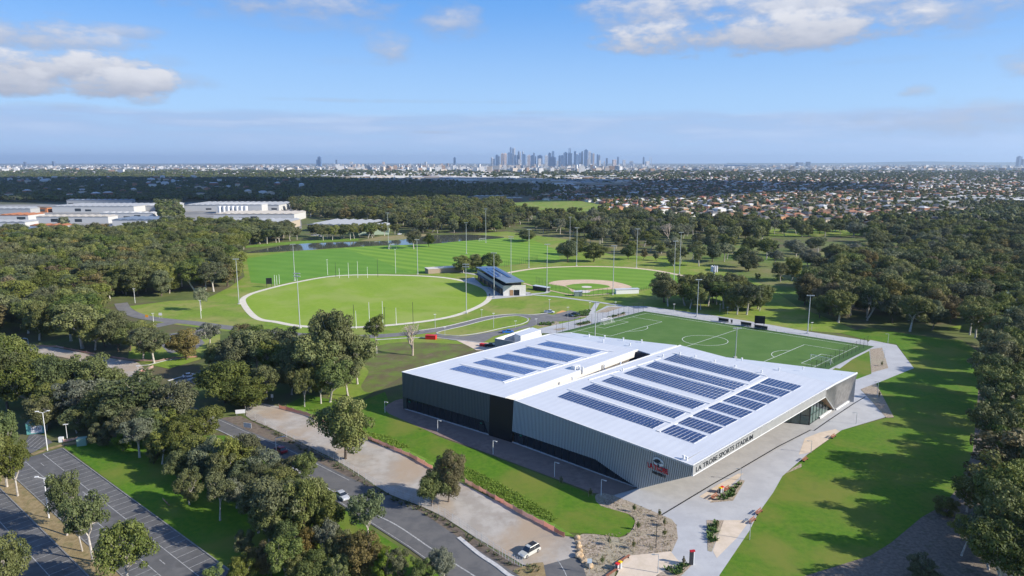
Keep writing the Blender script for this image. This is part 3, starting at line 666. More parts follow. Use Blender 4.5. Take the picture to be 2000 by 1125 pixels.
for t in np.linspace(.04,.97,30):
    top = Fp(apex+(LBC-apex)*t,-.3)
    bot = (w4[5].lerp(foot, t/.38) if t < .38 else foot.lerp(cfoot, (t-.38)/.62)); wd = .05
    rb.add([top+bc*wd+nbc*.004, top-bc*wd+nbc*.004, bot-bc*wd+nbc*.004, bot+bc*wd+nbc*.004, top+nbc*.09, bot+nbc*.09], [(0,4,5,3),(1,2,5,4)])
rb.build('panel_joints', M_GREYP, bld, world=True, kind='stuff')
MB().tube(w4[5]+nbc*.05, foot+nbc*.05+Vector((0,0,.2)), .16, n=4).build('fold_trim', M_WHITE, bld, world=True)
MB().ribbon([foot+bc*.3+nbc*.3, cfoot+nbc*.3], .5, 0, .35).build('white_plinth', M_WHITE, bld, world=True)
MB().add([w4[5], foot, foot-nbc*4.5+bc*.5, w4[5]-nbc*5], [(0,1,2,3)]).build('timber_reveal', M_TIMBER, bld, world=True)
# soffit and entrance glass box
gc = G(1580,830); gl = gc+(G(1531,825)-gc).normalized()*30; gr = Vector(foot)-bc*.6-nbc*.9
inP = Vector((P1.x, P1.y, 0))+nin*.6
sof = [Fp(.6,-FD,.35), Fp(apex,-FD,.35), Fp(apex+6,-FD,5), Fp(apex+6,-FD,24), Fp(12,-FD,32), inP+nin*14]
sof[-1].z = FZ
MB().prism(sof, [v.z for v in sof], [v.z+.2 for v in sof]).build('soffit', M_TIMBER, bld, world=True)
def glasswall(a, b, n, zt, m):
    d = (b-a)/n
    for i in range(n):
        for z0, z1 in ((.15,zt*.34),(zt*.34+.08,zt*.67),(zt*.67+.08,zt)):
            pane(a+d*i+d*.03, a+d*(i+.97), z0, z1, m=m, d=Vector((-d.y,d.x,0)).normalized()*1.0)
    f = MB(); ang = math.atan2(d.y,d.x)
    for i in range(n+1):
        q = a+d*i; f.box((q.x,q.y,zt/2), (.12,.2,zt), ang)
    for z in (.08, zt*.34+.04, zt*.67+.04, zt): f.ribbon([a,b], .16, z-.05, z+.04)
    f.build('window_frame', M_DARK, bld, world=True)
glasswall(gl, gc, 12, FZ-1.7, mgg); glasswall(gc, gr, 7, FZ-1.7, mgg)
MB().box((gc.x,gc.y,(FZ-1.6)/2), (.35,.35,FZ-1.6)).build('corner_post', M_DARK, bld, world=True)
q0, q1 = gc+(gr-gc)*.42, gr; MB().ribbon([q0+nbc*.3, q1+nbc*.3], .5, 0, .5).build('white_plinth', M_WHITE, bld, world=True)
MB().ribbon([inP, gl], .3, 0, FZ-1).build('inner_wall', M_GREYP2, bld, world=True)
# white raised strips on the roofs
def strip(pa, pb, wd=.9, h=.14, name='roof_strip', m=M_WHITE):
    a, b = R(*pa,H), R(*pb,H); MB().ribbon([a,b], wd, H+.002, H+h).build(name, m, bld, world=True)
strip((984,748),(1185,688), .6)
strip((1087,667),(1198,687), .6)
strip((1285,843),(1497,737), 1.1)
strip((1150,742),(1290,700), .45)
# solar arrays ------------------------------------------------------------------
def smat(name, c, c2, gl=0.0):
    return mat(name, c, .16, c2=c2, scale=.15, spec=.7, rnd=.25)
M_SOL = smat('solar_cell_blue', (.026,.036,.105), (.036,.050,.135)); M_SOL_SHEEN = smat('solar_cell_painted_sheen', (.055,.090,.22), (.075,.12,.27))  # second cell material is paler: sky reflection painted into the colour
M_SFR = mat('panel_frame', (.66,.69,.74), .5)
def z3(x, y): return (1180+x/3.515, 640+y/3.515)
def z4(x, y): return (930+x/5.882, 590+y/5.882)
def z7(x, y): return (760+x/4, 620+y/4)
def z8(x, y): return (1150+x/9.375, 680+y/9.375)
ARR = [([z3(490,183),z3(1075,328),z3(1000,368),z3(408,217)],3,0), ([z3(350,232),z3(968,390),z3(885,428),z3(285,262)],3,0),
 ([z3(240,272),z3(868,437),z3(760,495),z3(135,312)],4,0), ([z8(440,517),z3(695,520),z3(607,558),z8(235,600)],3,0),
 ([z8(80,652),z3(560,583),z3(485,622),(1135,759)],3,0), ([(1113,764),z3(418,650),z3(335,690),(1089,774.5)],3,0),
 ([z3(1130,345),z3(1360,400),z3(1300,432),z3(1068,378)],3,0), ([z3(1060,384),z3(1285,440),z3(1217,475),z3(995,415)],3,0),
 ([z3(970,422),z3(1200,483),z3(1130,520),z3(903,457)],3,0), ([z3(890,465),z3(1115,528),z3(1045,568),z3(812,500)],3,0),
 ([z3(790,512),z3(1025,578),z3(940,620),z3(712,548)],3,0), ([z3(690,560),z3(920,632),z3(835,675),z3(602,600)],3,0),
 ([z3(585,612),z3(820,685),z3(735,730),z3(495,650)],3,0), ([z3(480,665),z3(708,742),z3(620,795),z3(378,708)],3,0),
 ([z4(825,450),z4(1445,562),z4(1320,600),z4(700,485)],3,1), ([z4(595,515),z4(1215,632),z4(1055,687),z4(412,565)],4,1),
 ([z4(360,595),z4(940,713),z4(805,757),z4(200,632)],3,1), ([z4(110,657),z4(700,787),z4(562,832),z4(-40,695)],3,1),
 ([z7(570,375),z7(985,467),z7(890,500),z7(470,402)],3,1)]
alab = ['long blue solar array nearest the ridge at the back of the right roof','second long blue solar array from the back on the right roof','widest long blue solar array, four panels deep, in the middle of the right roof','long blue solar array just in front of the widest one on the right roof','second long blue solar array from the front edge of the right roof','long blue solar array closest to the ribbed front wall on the right roof']
alab += [f'short blue solar array on the right roof, {ordn(i)} from the far end of its row' for i in range(8)]
alab += [f'blue solar array with painted sky sheen on the left roof, {ordn(i)} from the back' for i in range(5)]
for (cn, rows, kind), lb in zip(ARR, alab):
    c = [R(x,y,H+.12) for x, y in cn]; Lc = (c[1]-c[0]).length; L1_ = Lc > 14; n = max(4, round(Lc/1.12))
    root = empty('solar_array', (c[3].x,c[3].y,H+.003), label=lb, cat='solar array', group='solar arrays on the stadium roofs')
    MB().prism(c, H+.003, H+.06).build('mounting_frame', M_SFR, root, world=True)
    e1_ = (c[1]-c[0]).normalized(); e2_ = (c[3]-c[0]).normalized(); bk = -1.15 if L1_ else -.5
    pa_, pb_ = c[0]+e2_*bk-e1_*1.6, c[1]+e2_*bk+e1_*(1.6 if L1_ else .2)
    if L1_: MB().ribbon([pa_, pb_], .75, H+.002, H+.16).build('roof_strip', M_WHITE, bld, world=True)
    u = (c[1]-c[0])/n; v = (c[3]-c[0])/rows; uu = (c[1]-c[0]).normalized()
    pw, ph = u*.84, v*.93
    mbp = MB(); o_ = Vector((0,0,.02)); e = Vector((0,0,.05)); vs = [Vector((0,0,0)), pw, pw+ph, ph]
    mbp.add([p+o_ for p in vs]+[p+o_+e for p in vs], [(3,2,1,0) if u.cross(v).z > 0 else (0,1,2,3),(4,5,6,7) if u.cross(v).z > 0 else (7,6,5,4),(0,1,5,4),(1,2,6,5),(2,3,7,6),(3,0,4,7)])
    me = mbp.mesh('solar_panel', M_SOL_SHEEN if kind else M_SOL)
    for i in range(n):
        for j in range(rows):
            p = c[0]+(c[1]-c[0])*(i/n)+((c[3]-c[0]).lerp(c[2]-c[1], i/n))*(j/rows)+u*.05+v*.02
            o = bpy.data.objects.new('solar_panel', me); C.objects.link(o); o.parent = root; o.location = p-root.location-Vector((0,0,.06))
# roof vents and anchors
for i, (x, y) in enumerate([z4(1298,395),z4(1475,410),z4(1690,437),z4(1900,460),z4(1765,500),z4(1460,458),z3(945,225),z3(1200,293),z3(1365,287),z3(1080,310),z3(900,275),z3(758,238),z3(625,207),z3(520,185),z3(402,200),z3(128,297),(1118,742),(1212,712),(1335,896),(1341,899)]):
    p = R(x, y, H); t = MB().tube((p.x,p.y,H), (p.x,p.y,H+.75), .22, n=8); t.tube((p.x,p.y,H+.7), (p.x,p.y,H+.9), .36, .30, n=8)
    t.build('roof_vent', M_WHITE, bld, world=True)
dq = R(1131,722,H)
t = MB()
for i in range(2): t.tube((dq.x+i*1.0,dq.y-i*.7,H-1), (dq.x+i*1.0,dq.y-i*.7,H+1.2), .3, n=8)
t.box((dq.x-1,dq.y+1,H+.6), (2.6,1.6,1.1), .8); t.build('roof_duct', M_WHITE, bld, world=True)
dq = R(1175,714,H-1); t = MB()
for i in range(2): t.tube((dq.x+i*.8,dq.y-i*.5,H-5), (dq.x+i*.8,dq.y-i*.5,H-.5), .3, n=8)
t.build('roof_duct', M_WHITE, bld, world=True)
for k in range(6):
    a = R(1076+k*38, 655+k*3.6, H); b = R(1085+k*38, 656+k*3.6, H)
    MB().tube(a+Vector((0,0,.5)), b+Vector((0,0,.5)), .05, n=4).build('safety_rail', M_WHITE, bld, world=True)
# plant enclosure and service building behind the left hall
pe = [G(968,678.5), G(1005,673), G(1050,662), G(1012,655)]
penc = empty('plant_enclosure', G(968,678), label='open white walled plant enclosure with grey ribbed outside beside left roof', cat='enclosure')
p0, p1, p2, p3 = R(967,661,5), R(1011,668,5), R(1057,651,5), R(1035,640,5)
for a, b_, m in ((p0,p1,M_GREYP),(p1,p2,M_WHITE),(p2,p3,M_WHITE),(p3,p0,M_WHITE)):
    MB().ribbon([a,b_], .35, 0, 5.0).build('wall', m, penc, world=True)
q0, q1, q2, q3 = R(1005,652,6), R(1017,657,6), R(1056,645,6), R(1040,640,6)
svc = empty('plant_room', G(1012,668), label='small white box building standing inside the plant enclosure', cat='plant room')
MB().prism([q0,q1,q2,q3], .05, 6).build('wall', M_WHITE, svc, world=True); MB().prism([q0+Vector((0,0,0)),q1,q2,q3], 6.003, 6.15).build('roof', M_ROOF, svc, world=True)
# lettering ---------------------------------------------------------------------
def text(name, s, size, m, origin, ux, uy, ext=.06, width=None):
    cu = bpy.data.curves.new(name, 'FONT'); cu.body = s; cu.size = size; cu.extrude = ext; cu.offset = .006*size; cu.resolution_u = 3
    to = bpy.data.objects.new('tmp_text', cu); C.objects.link(to); bpy.context.view_layer.update()
    me = bpy.data.meshes.new_from_object(to.evaluated_get(bpy.context.evaluated_depsgraph_get())); bpy.data.objects.remove(to)
    co = np.array([v.co[:] for v in me.vertices]); wd = co[:,0].max()-co[:,0].min(); k = (width/wd) if width else 1
    uz = ux.cross(uy)
    for v in me.vertices: p = ux*((v.co.x-co[:,0].min())*k)+uy*v.co.y+uz*v.co.z; v.co = p
    me.materials.clear(); me.materials.append(m); me.name = name
    o = bpy.data.objects.new(name, me); C.objects.link(o); o.parent = bld; o.location = origin-bld.location; return o
M_RED = mat('red_sign', (.45,.02,.035), .5); M_NAVY = mat('navy_sign', (.02,.025,.035), .5); M_LGT = mat('pale_sign', (.55,.62,.66), .5)
s0, zz0 = solveW(1267,911); s1, zz1 = solveW(1306.5,922)
upW = (Wp(s0,10)-Wp(s0,9)).normalized(); uxw = (Wp(s1,zz1)-Wp(s0,zz0)); uxw = Vector((ab.x,ab.y,0))
_, zl = solveW(1267,911.5); 
text('sign_lettering', 'LA TROBE', 2.0, M_RED, Wp(s0,zl,.22), uxw, upW, .07, width=(s1-s0))
_, zu = solveW(1275,916)
text('sign_lettering', 'UNIVERSITY', 1.0, M_NAVY, Wp(s0+(s1-s0)*.18,zl-1.25,.22), uxw, upW, .06, width=(s1-s0)*.68)
# emblem: a bird with spread wing over a shield-like stem
es, ez = solveW(1287,903); ec = Wp(es, ez, .2)
def emb(name, pts, m, o=0):
    P = [ec+uxw*x*1.0+upW*y-nin*o for x, y in pts]; Q = [p-nin*.08 for p in P]; n = len(P)
    tri = tessellate_polygon([[Vector((x,y,0)) for x, y in pts]])
    MB().add(P+Q, [tuple(reversed(t)) for t in tri]+[tuple(a+n for a in t) for t in tri]+[(i,(i+1)%n,(i+1)%n+n,i+n) for i in range(n)]).build(name, m, bld, world=True)
emb('emblem_wing', [(-1.5,.3),(-1.1,1.0),(-.3,1.35),(.6,1.3),(1.35,.8),(1.5,.1),(1.1,.4),(.5,.55),(-.2,.4),(-.8,.1)], M_LGT)
emb('emblem_body', [(-1.2,.2),(-.6,.75),(.1,.95),(.7,.7),(.4,.2),(-.2,-.1),(-.8,-.1)], M_NAVY, .1)
emb('emblem_tail', [(-1.4,-.1),(-.7,-.35),(.2,-.3),(1.0,.1),(1.5,.0),(1.1,-.6),(.3,-.9),(.35,-1.7),(-.3,-1.7),(-.25,-.95),(-.9,-.8)], M_LGT)
emb('emblem_inlay', [(-.35,-.45),(.15,-.4),(.3,-1.3),(-.1,-1.3)], M_NAVY, .1)  # dark inlay shape within the emblem's stem
ft = B+bc*1.2+nbc*.02; ft.z = zt(1.2)-FD+.4
text('fascia_lettering', 'LA TROBE SPORTS STADIUM', 1.6, M_NAVY, ft, (Fp(20)-Fp(0)).normalized(), Vector((0,0,1)), .05, width=26.0)
# ================================================================== pavilion by the oval
pav = empty('oval_pavilion', G(983,578), label='two storey pavilion with tilted blue grey roof and white end wall beside oval', cat='pavilion')
M_BLROOF = mat('blue_grey_roof', (.17,.22,.28), .4, .2, c2=(.21,.26,.32), scale=.1)
def pz(x, y): return (900+x/10, 500+y/10)
e0, e1 = G(*pz(830,778)), G(*pz(1262,765)); e2 = e1+(G(*pz(400,480))-e0)*1.0; e3 = G(*pz(330,455)); 
dL = (e3-e0); e2 = e1+dL
MB().prism([e0,e1,e2,e3], 0, 4.2).build('lower_storey', mat('dark_brown_wall', (.06,.05,.045), .6), pav, world=True)
dd = dL.normalized(); ee = (e1-e0).normalized()
MB().prism([e0-dd*.3-ee*.1,e1-dd*.3+ee*.1,e1+dd*.25+ee*.1,e0+dd*.25-ee*.1], 0, 6.0).build('white_end_wall', mat('white_brick', (.70,.68,.64), .7, c2=(.62,.60,.57), scale=.9), pav, world=True)
for t0, t1, m in ((.28,.44,M_TIMBER),(.47,.72,M_BLACK)):
    a = e0+(e1-e0)*t0-dd*.36; b_ = e0+(e1-e0)*t1-dd*.36
    MB().prism([a,b_,b_-dd*.06,a-dd*.06], .1, 3.4).build('doorway', m, pav, world=True)
MB().ribbon([e0+ee*0, e3], .5, 4.0, 6.0).build('balcony_wall', mat('balcony_cream', (.45,.44,.42), .7), pav, world=True)
MB().prism([e0-ee*2.2+dd*2,e0+dd*2,e3,e3-ee*2.2], 3.9, 4.15).build('awning', mat('awning_dark', (.06,.07,.09), .5), pav, world=True)
MB().prism([e0+ee*2.5+dd*3,e1-ee*1.5+dd*3,e2-ee*1.5,e3+ee*2.5], 4.2, 8.6).build('upper_storey', mg, pav, world=True)
for k in range(6):
    q = e0+dL*(k/5.5+.03)-ee*2.1; MB().tube((q.x,q.y,0),(q.x,q.y,3.9), .12).build('veranda_post', M_DARK, pav, world=True)
    q = e0+dL*(k/6+.07)-ee*.05; MB().prism([q-ee*.08,q+dd*2.6-ee*.08,q+dd*2.6,q], .1, 2.8).build('timber_door', M_TIMBER, pav, world=True)
r = [R(*pz(880,522),9.2), R(*pz(1245,497),9.2), R(*pz(690,212),11.0), R(*pz(290,212),11.5)]
MB().prism(r, [8.9,8.9,10.7,11.2], [9.2,9.2,11.0,11.5]).build('roof', M_BLROOF, pav, world=True)
def rf(x, y, z): return R(*pz(x,y), z)
for (x0,y0),(x1,y1),(x2,y2),(x3,y3) in (((345,225),(470,225),(710,410),(640,412)),((485,225),(600,225),(780,395),(715,408)),((610,222),(690,222),(985,410),(930,412))):
    MB().prism([rf(x0,y0,11.5),rf(x1,y1,11.4),rf(x2,y2,10.1),rf(x3,y3,10.1)], [11.32,11.25,9.85,9.85], [11.5,11.4,10.05,10.05]).build('rooftop_solar_panel', M_SOL, pav, world=True)
a, b_ = rf(520,265,11.5), rf(690,378,10.6); MB().tube(a, b_, .22, n=4).build('roof_duct', M_WHITE, pav, world=True)
a, b_ = rf(600,262,11.5), rf(790,370,10.6); MB().tube(a, b_, .22, n=4).build('roof_duct', M_WHITE, pav, world=True)
# small storage sheds and dugouts
def hut(name, px, py, L, W_, Hh, ang, mw, mr, label, cat, group=None, over=.3, zr=None):
    p = G(px, py); root = empty(name, (p.x,p.y,0), ang, label, cat, group)
    MB().box((0,0,Hh/2), (L,W_,Hh)).build('wall', mw, root)
    MB().box((0,0,Hh+.12), (L+over*2,W_+over*2,.24)).build('roof', mr, root); return root
M_SHEDG = mat('grey_green_shed', (.20,.25,.22), .6)
hut('dugout', 1057,567, 11, 3, 2.3, -.75, mat('dugout_dark', (.07,.07,.07), .7), M_ROOF2, 'long low grey dugout left of the baseball diamond', 'dugout', 'dugouts at the diamond')
hut('dugout', 1224,573, 14, 3, 2.6, .18, M_WHITE, M_ROOF2, 'white fronted low dugout right of the baseball diamond', 'dugout', 'dugouts at the diamond')
hut('scorer_hut', 1129,578, 4.6, 3, 2.6, .05, M_SHEDG, M_ROOF2, 'small grey green hut behind home plate of diamond', 'hut')
lb_ = hut('low_pavilion', 868,531, 26, 8, 3.2, .42, mat('tan_wall', (.35,.27,.19), .8), mat('cream_roof', (.62,.58,.52), .7), 'low cream roofed building between striped field and oval', 'building')
ec_ = G(1975,580)
crn = [R(1965,560,9), R(2060,560,9), R(2080,612,9), R(1966,616,9)]
gr_ = empty('green_roofed_hall', (crn[3].x,crn[3].y,0), label='large pale green ribbed roof hall at the right edge among trees', cat='hall')
MB().prism(crn, 0, 8.9).build('wall', mat('hall_wall', (.30,.32,.31), .7), gr_, world=True)
MB().prism(crn, 8.95, 9.2).build('roof', mat('pale_green_roof', (.20,.27,.26), .5, c2=(.24,.31,.30), scale=.2), gr_, world=True)
for k in range(14):
    a = crn[0].lerp(crn[3], k/14)+Vector((9.5,0,.3)); MB().box((a.x,a.y,9.3), (3.4,.9,.25)).build('skylight', M_WHITE, gr_, world=True)
# ================================================================== trees
L_OLIVE = leafmat('olive_leaves', (.080,.104,.026), (.220,.232,.076))
L_DARK = leafmat('dark_leaves', (.056,.082,.024), (.150,.178,.058))
L_GREY = leafmat('grey_green_leaves', (.100,.120,.066), (.225,.240,.150))
L_BRONZE = leafmat('bronze_leaves', (.090,.088,.024), (.235,.185,.066))
L_BRIGHT = leafmat('bright_leaves', (.080,.130,.022), (.180,.240,.055))
M_BARK = mat('pale_gum_bark', (.36,.32,.27), .85, c2=(.55,.51,.45), scale=1.5)
M_BARKD = mat('brown_bark', (.10,.075,.055), .9, c2=(.16,.125,.095), scale=2)
def make_tree(seed, style, leaf_m, bark, nclump=34, nleaf=230, lsize=.38):
    """meshes of a tree 10 m high: (crown, trunk). style: tall, round, column, open, low"""
    r = np.random.default_rng(seed); tb = MB()
    P = dict(tall=(.27,.40,4.3,3.7,.655), round=(.20,.52,4.7,3.9,.56), column=(.16,.5,2.3,4.1,.55), open=(.38,.30,3.7,3.0,.70), low=(.10,.5,5.5,4.3,.52))[style]
    th, spread, rad, vr, cz = P
    ht = 10*th; lean = r.normal(0,.35,2); top = Vector((lean[0], lean[1], ht)); tb.tube((0,0,-.25), (0,0,.25), .34, .24, 7, caps=False)
    tb.tube((0,0,.2), top, .25, .19, 7, caps=False)
    cen = []; cc0 = np.array([lean[0], lean[1], 10*cz])
    tries = 0
    lump = r.normal(0,1,(6,3)); 
    while len(cen) < nclump and tries < 4000:
        tries += 1
        d = r.normal(0,1,3); d /= np.linalg.norm(d); rr = r.uniform(.35,1.0)**.5
        k = 1+.22*math.sin(3*d[0]+lump[0,0])+.20*math.sin(4*d[1]+lump[1,0]*3)+.15*math.sin(5*d[2]+lump[2,0]*3)
        p = cc0+d*np.array([rad*.80,rad*.80,vr*.82])*rr*k
        cr = r.uniform(.58,1.25)*(1.0 if style != 'column' else .8)*(1.15 if style in ('round','low') else 1)
        if p[2] < ht*.75+.5 or p[2]+cr > 10.1: continue
        if style in ('tall','open') and d[2] < -.15 and r.random() < .6: continue
        if all(np.linalg.norm((p-q)*np.array([1,1,1.2])) > .62*(cr+c2)*(1.15 if style == 'open' else 1.0 if style == 'tall' else .86) for q, c2 in cen): cen.append((p, cr))
    # limbs
    nl = 4 if style != 'column' else 3; mids = []
    for i in range(nl):
        a = 2*math.pi*(i+r.uniform(-.3,.3))/nl; m = top+Vector((math.cos(a)*rad*.34, math.sin(a)*rad*.34, vr*.55+r.uniform(-.5,.6)))
        k = top.lerp(m,.5)+Vector(r.normal(0,.2,3)); tb.tube(top, k, .17, .13, 5, caps=False); tb.tube(k, m, .13, .09, 5, caps=False); mids.append(m); mids.append(k)
    for p, cr in cen:
        q = Vector(p); m = min(mids, key=lambda s: (s-q).length); k = m.lerp(q,.5)+Vector((0,0,-.25))
        if (q-m).length > .4: tb.tube(m, k, .07, .05, 4, caps=False); tb.tube(k, q, .05, .02, 4, caps=False)
    V = []; Tn = []
    for p, cr in cen:
        n = int(nleaf*cr*cr); d = r.normal(0,1,(n,3)); d /= np.linalg.norm(d,axis=1)[:,None]
        keep = d[:,2] > -.75; d = d[keep]; n = len(d)
        rr = cr*(r.uniform(.35,1.0,n)**.40)*r.uniform(.88,1.22,n); c = p+d*rr[:,None]*np.array([1.08,1.08,.82])
        nrm = d+r.normal(0,.45,(n,3))+np.array([0,0,.3]); nrm /= np.linalg.norm(nrm,axis=1)[:,None]
        a = np.cross(nrm, r.normal(0,1,(n,3))); a /= np.linalg.norm(a,axis=1)[:,None]; b = np.cross(nrm, a)
        s = lsize*r.uniform(.55,1.25,n)[:,None]
        V.append(np.stack([c-a*s*.5, c-b*s*.33, c+a*s*.5, c+b*s*.33],1)); Tn.append(np.clip(r.uniform(0,1)*.55+r.uniform(0,.45,n),0,1))
    V = np.concatenate(V); Tn = np.concatenate(Tn); n = len(V)
    me = bpy.data.meshes.new('crown'); me.vertices.add(n*4); me.vertices.foreach_set('co', V.reshape(-1).astype('f'))
    me.loops.add(n*4); me.loops.foreach_set('vertex_index', np.arange(n*4, dtype='i')); me.polygons.add(n)
    me.polygons.foreach_set('loop_start', np.arange(0,n*4,4,dtype='i')); me.update(calc_edges=True)
    at = me.attributes.new('tint','FLOAT','FACE'); at.data.foreach_set('value', Tn.astype('f')); me.materials.append(leaf_m)
    mt = tb.mesh('trunk', bark); return me, mt
_mt = make_tree
def make_tree(seed, style, lm, bk, nc, nl): return _mt(seed, style, lm, bk, int(nc*1.3), int(nl*1.15))
KIND = { # kind: (variants, native width at height 10)
 'gum': ([make_tree(1,'tall',L_OLIVE,M_BARK,38,220), make_tree(2,'tall',L_OLIVE,M_BARK,34,220), make_tree(3,'tall',L_DARK,M_BARK,36,220), make_tree(14,'tall',L_OLIVE,M_BARK,44,200)], 8.6),
 'round': ([make_tree(4,'round',L_OLIVE,M_BARKD,46,210), make_tree(5,'round',L_DARK,M_BARKD,50,200), make_tree(15,'round',L_OLIVE,M_BARK,42,220)], 9.6),
 'grey': ([make_tree(6,'round',L_GREY,M_BARK,38,210), make_tree(7,'open',L_GREY,M_BARK,26,210)], 8.6),
 'open': ([make_tree(8,'open',L_OLIVE,M_BARK,24,230), make_tree(9,'open',L_DARK,M_BARK,26,220)], 7.6),
 'column': ([make_tree(10,'column',L_OLIVE,M_BARKD,30,220), make_tree(11,'column',L_BRONZE,M_BARKD,28,220)], 5.4),
 'bronze': ([make_tree(12,'round',L_BRONZE,M_BARKD,44,220)], 9.6),
 'shrub': ([make_tree(13,'low',L_OLIVE,M_BARKD,30,240), make_tree(16,'low',L_BRIGHT,M_BARKD,26,240)], 11.0)}
TREES = []     # (x, y, height, width, kind, region, explicit label)
GS_ = 'lawn between car park and road'; CPKL = 'car park'
def tr(xb, yb, ytop, wpx, kind, region, label=None):
    p = G(xb, yb); t = (p.y*CP+CAMH*SP)
    # height from the apparent top
    lo, hi = 1.0, 45.0
    for _ in range(30):
        h = (lo+hi)/2
        if PX((p.x,p.y,h))[1] > ytop: lo = h
        else: hi = h
    TREES.append((p.x, p.y, h, wpx/F*t*(1.0 if label else .92 if region == CPKL else 1.04 if region == GS_ else 1.16), kind, region, label))
CPKL = 'car park'; 
for a in [(14,951,800,60,'open',CPKL),(35,969,852,68,'gum',CPKL),(131,1046,925,70,'gum',CPKL),(182,1097,961,82,'open',CPKL),(161,1077,1000,50,'open',CPKL),(250,1155,1012,112,'gum',CPKL),(15,1170,1043,98,'round',CPKL),
 (-20,990,830,90,'gum',CPKL)]: tr(*a)
LM = 'dark stand left of the road'
for a in [(15,800,672,90,'round',LM),(62,806,700,95,'gum',LM),(118,800,690,85,'round',LM),(165,795,695,85,'gum',LM),(205,812,735,70,'grey',LM),(30,770,650,80,'gum',LM),(95,770,690,80,'round',LM),(150,830,742,80,'grey',LM),(195,845,765,70,'round',LM),(120,825,745,70,'gum',LM),(5,730,655,70,'round',LM),(-30,760,660,90,'gum',LM),(225,790,720,60,'gum',LM),
 (288,842,733,120,'gum',LM),(340,848,745,75,'gum',LM),(240,850,765,70,'gum',LM),(390,875,793,76,'gum',LM),(273,893,817,66,'grey',LM),(317,906,840,45,'open',LM),(345,905,822,62,'round',LM),(375,925,848,55,'gum',LM),(412,935,845,58,'grey',LM),(455,945,850,62,'round',LM),(490,932,842,50,'gum',LM),(520,955,877,66,'grey',LM),(560,958,890,46,'gum',LM),(601,962,885,40,'open',LM),(370,985,912,50,'round',LM),(385,905,850,60,'round',LM),(430,960,880,60,'round',LM),(300,870,795,60,'round',LM)]: tr(*a)
GS = 'lawn between car park and road'
for a in [(430,1016,920,56,'open',GS),(462,992,930,46,'grey',GS),(505,1040,935,80,'gum',GS),(555,1062,925,110,'gum',GS),(600,1068,932,90,'round',GS),(622,1046,925,52,'gum',GS),(525,1072,970,80,'gum',GS),(500,1122,1066,46,'bronze',GS),(562,1135,1040,74,'gum',GS),(530,1128,1055,50,'bronze',GS),(642,1105,1015,58,'grey',GS),(600,1112,1030,50,'bronze',GS),(722,1072,960,66,'open',GS),(705,1135,1038,84,'bronze',GS),(780,1140,1068,64,'shrub',GS),(822,1146,1084,60,'shrub',GS),(868,1135,1065,46,'grey',GS),(752,1146,1072,52,'shrub',GS),(470,1150,1085,60,'round',GS),(612,1150,1075,70,'round',GS),(665,1150,1080,50,'round',GS),(420,1170,1100,60,'shrub',GS)]: tr(*a)
for a in [(255,872,800,60,'gum',LM),(300,905,850,46,'shrub',LM),(420,955,905,50,'shrub',LM),(470,965,900,55,'gum',LM),(500,975,905,60,'round',LM),(545,985,910,60,'gum',LM),(580,990,925,55,'gum',LM),(350,940,875,50,'round',LM),(395,950,885,50,'round',LM),(330,860,790,55,'round',LM),(200,870,820,46,'shrub',LM),(150,845,790,50,'round',LM),(90,840,770,70,'round',LM),(240,880,840,40,'shrub',LM)]: tr(*a)
for a in [(530,1010,940,60,'round',GS),(560,1100,1010,60,'round',GS),(640,1075,975,60,'gum',GS),(665,1120,1040,60,'gum',GS),(690,1105,1045,46,'shrub',GS),(585,1150,1080,60,'round',GS),(480,1080,1030,46,'shrub',GS),(740,1120,1060,50,'shrub',GS)]: tr(*a)
GY = 'gravel yard'
tr(675,896,774,104,'round',GY,'bushy dark green gum standing alone in the gravel yard beside the road')
tr(876,980,875,66,'bronze',GY,'brown tipped full tree at the gravel yard edge in front of the stadium')
tr(843,988,915,66,'round',GY,'lower dark green tree leaning against the brown tipped tree in gravel yard')
CG = 'clump between the road and the oval'
for a in [(440,785,700,96,'round',CG),(478,800,736,86,'round',CG),(520,778,708,48,'gum',CG),(595,794,716,34,'gum',CG),(627,788,715,44,'gum',CG),(679,773,690,62,'gum',CG),(660,757,597,92,'round',CG),(625,765,642,90,'gum',CG),(698,750,640,66,'gum',CG),(590,752,652,80,'round',CG),(736,690,614,36,'open',CG),(560,715,636,62,'gum',CG),(505,735,640,72,'gum',CG),(455,745,655,72,'round',CG),(411,682,629,46,'grey',CG),(365,702,643,58,'bronze',CG),(301,709,638,60,'gum',CG),(280,702,635,60,'gum',CG),(468,700,641,56,'gum',CG),(510,702,632,56,'round',CG),(540,740,660,60,'gum',CG),(425,725,670,50,'round',CG),(645,785,700,70,'gum',CG),(570,770,690,55,'round',CG),(615,740,650,70,'round',CG),(650,715,605,70,'gum',CG),(480,680,630,45,'bronze',CG)]: tr(*a)
# woods filled by region: world polygons with even spacing
def inpoly(x, y, P):
    n = len(P); c = False
    for i in range(n):
        a, b = P[i], P[i-1]
        if (a.y > y) != (b.y > y) and x < (b.x-a.x)*(y-a.y)/(b.y-a.y)+a.x: c = not c
    return c
def fill(px, spacing, hr, kinds, region, wr=(.75,1.1), jit=.42, keep=1.0, store=None):
    P = gp(px); x0, x1 = min(p.x for p in P), max(p.x for p in P); y0, y1 = min(p.y for p in P), max(p.y for p in P)
    out = []
    y = y0
    while y < y1:
        x = x0
        while x < x1:
            X_, Y_ = x+rng.uniform(-jit,jit)*spacing, y+rng.uniform(-jit,jit)*spacing
            if rng.random() < keep and inpoly(X_, Y_, P):
                h = rng.uniform(*hr); out.append((X_, Y_, h, h*rng.uniform(*wr), kinds[rng.integers(len(kinds))], region, None))
            x += spacing
        y += spacing
    (TREES if store is None else store).extend(out)
    return out
FW = 'big wood left of the oval'
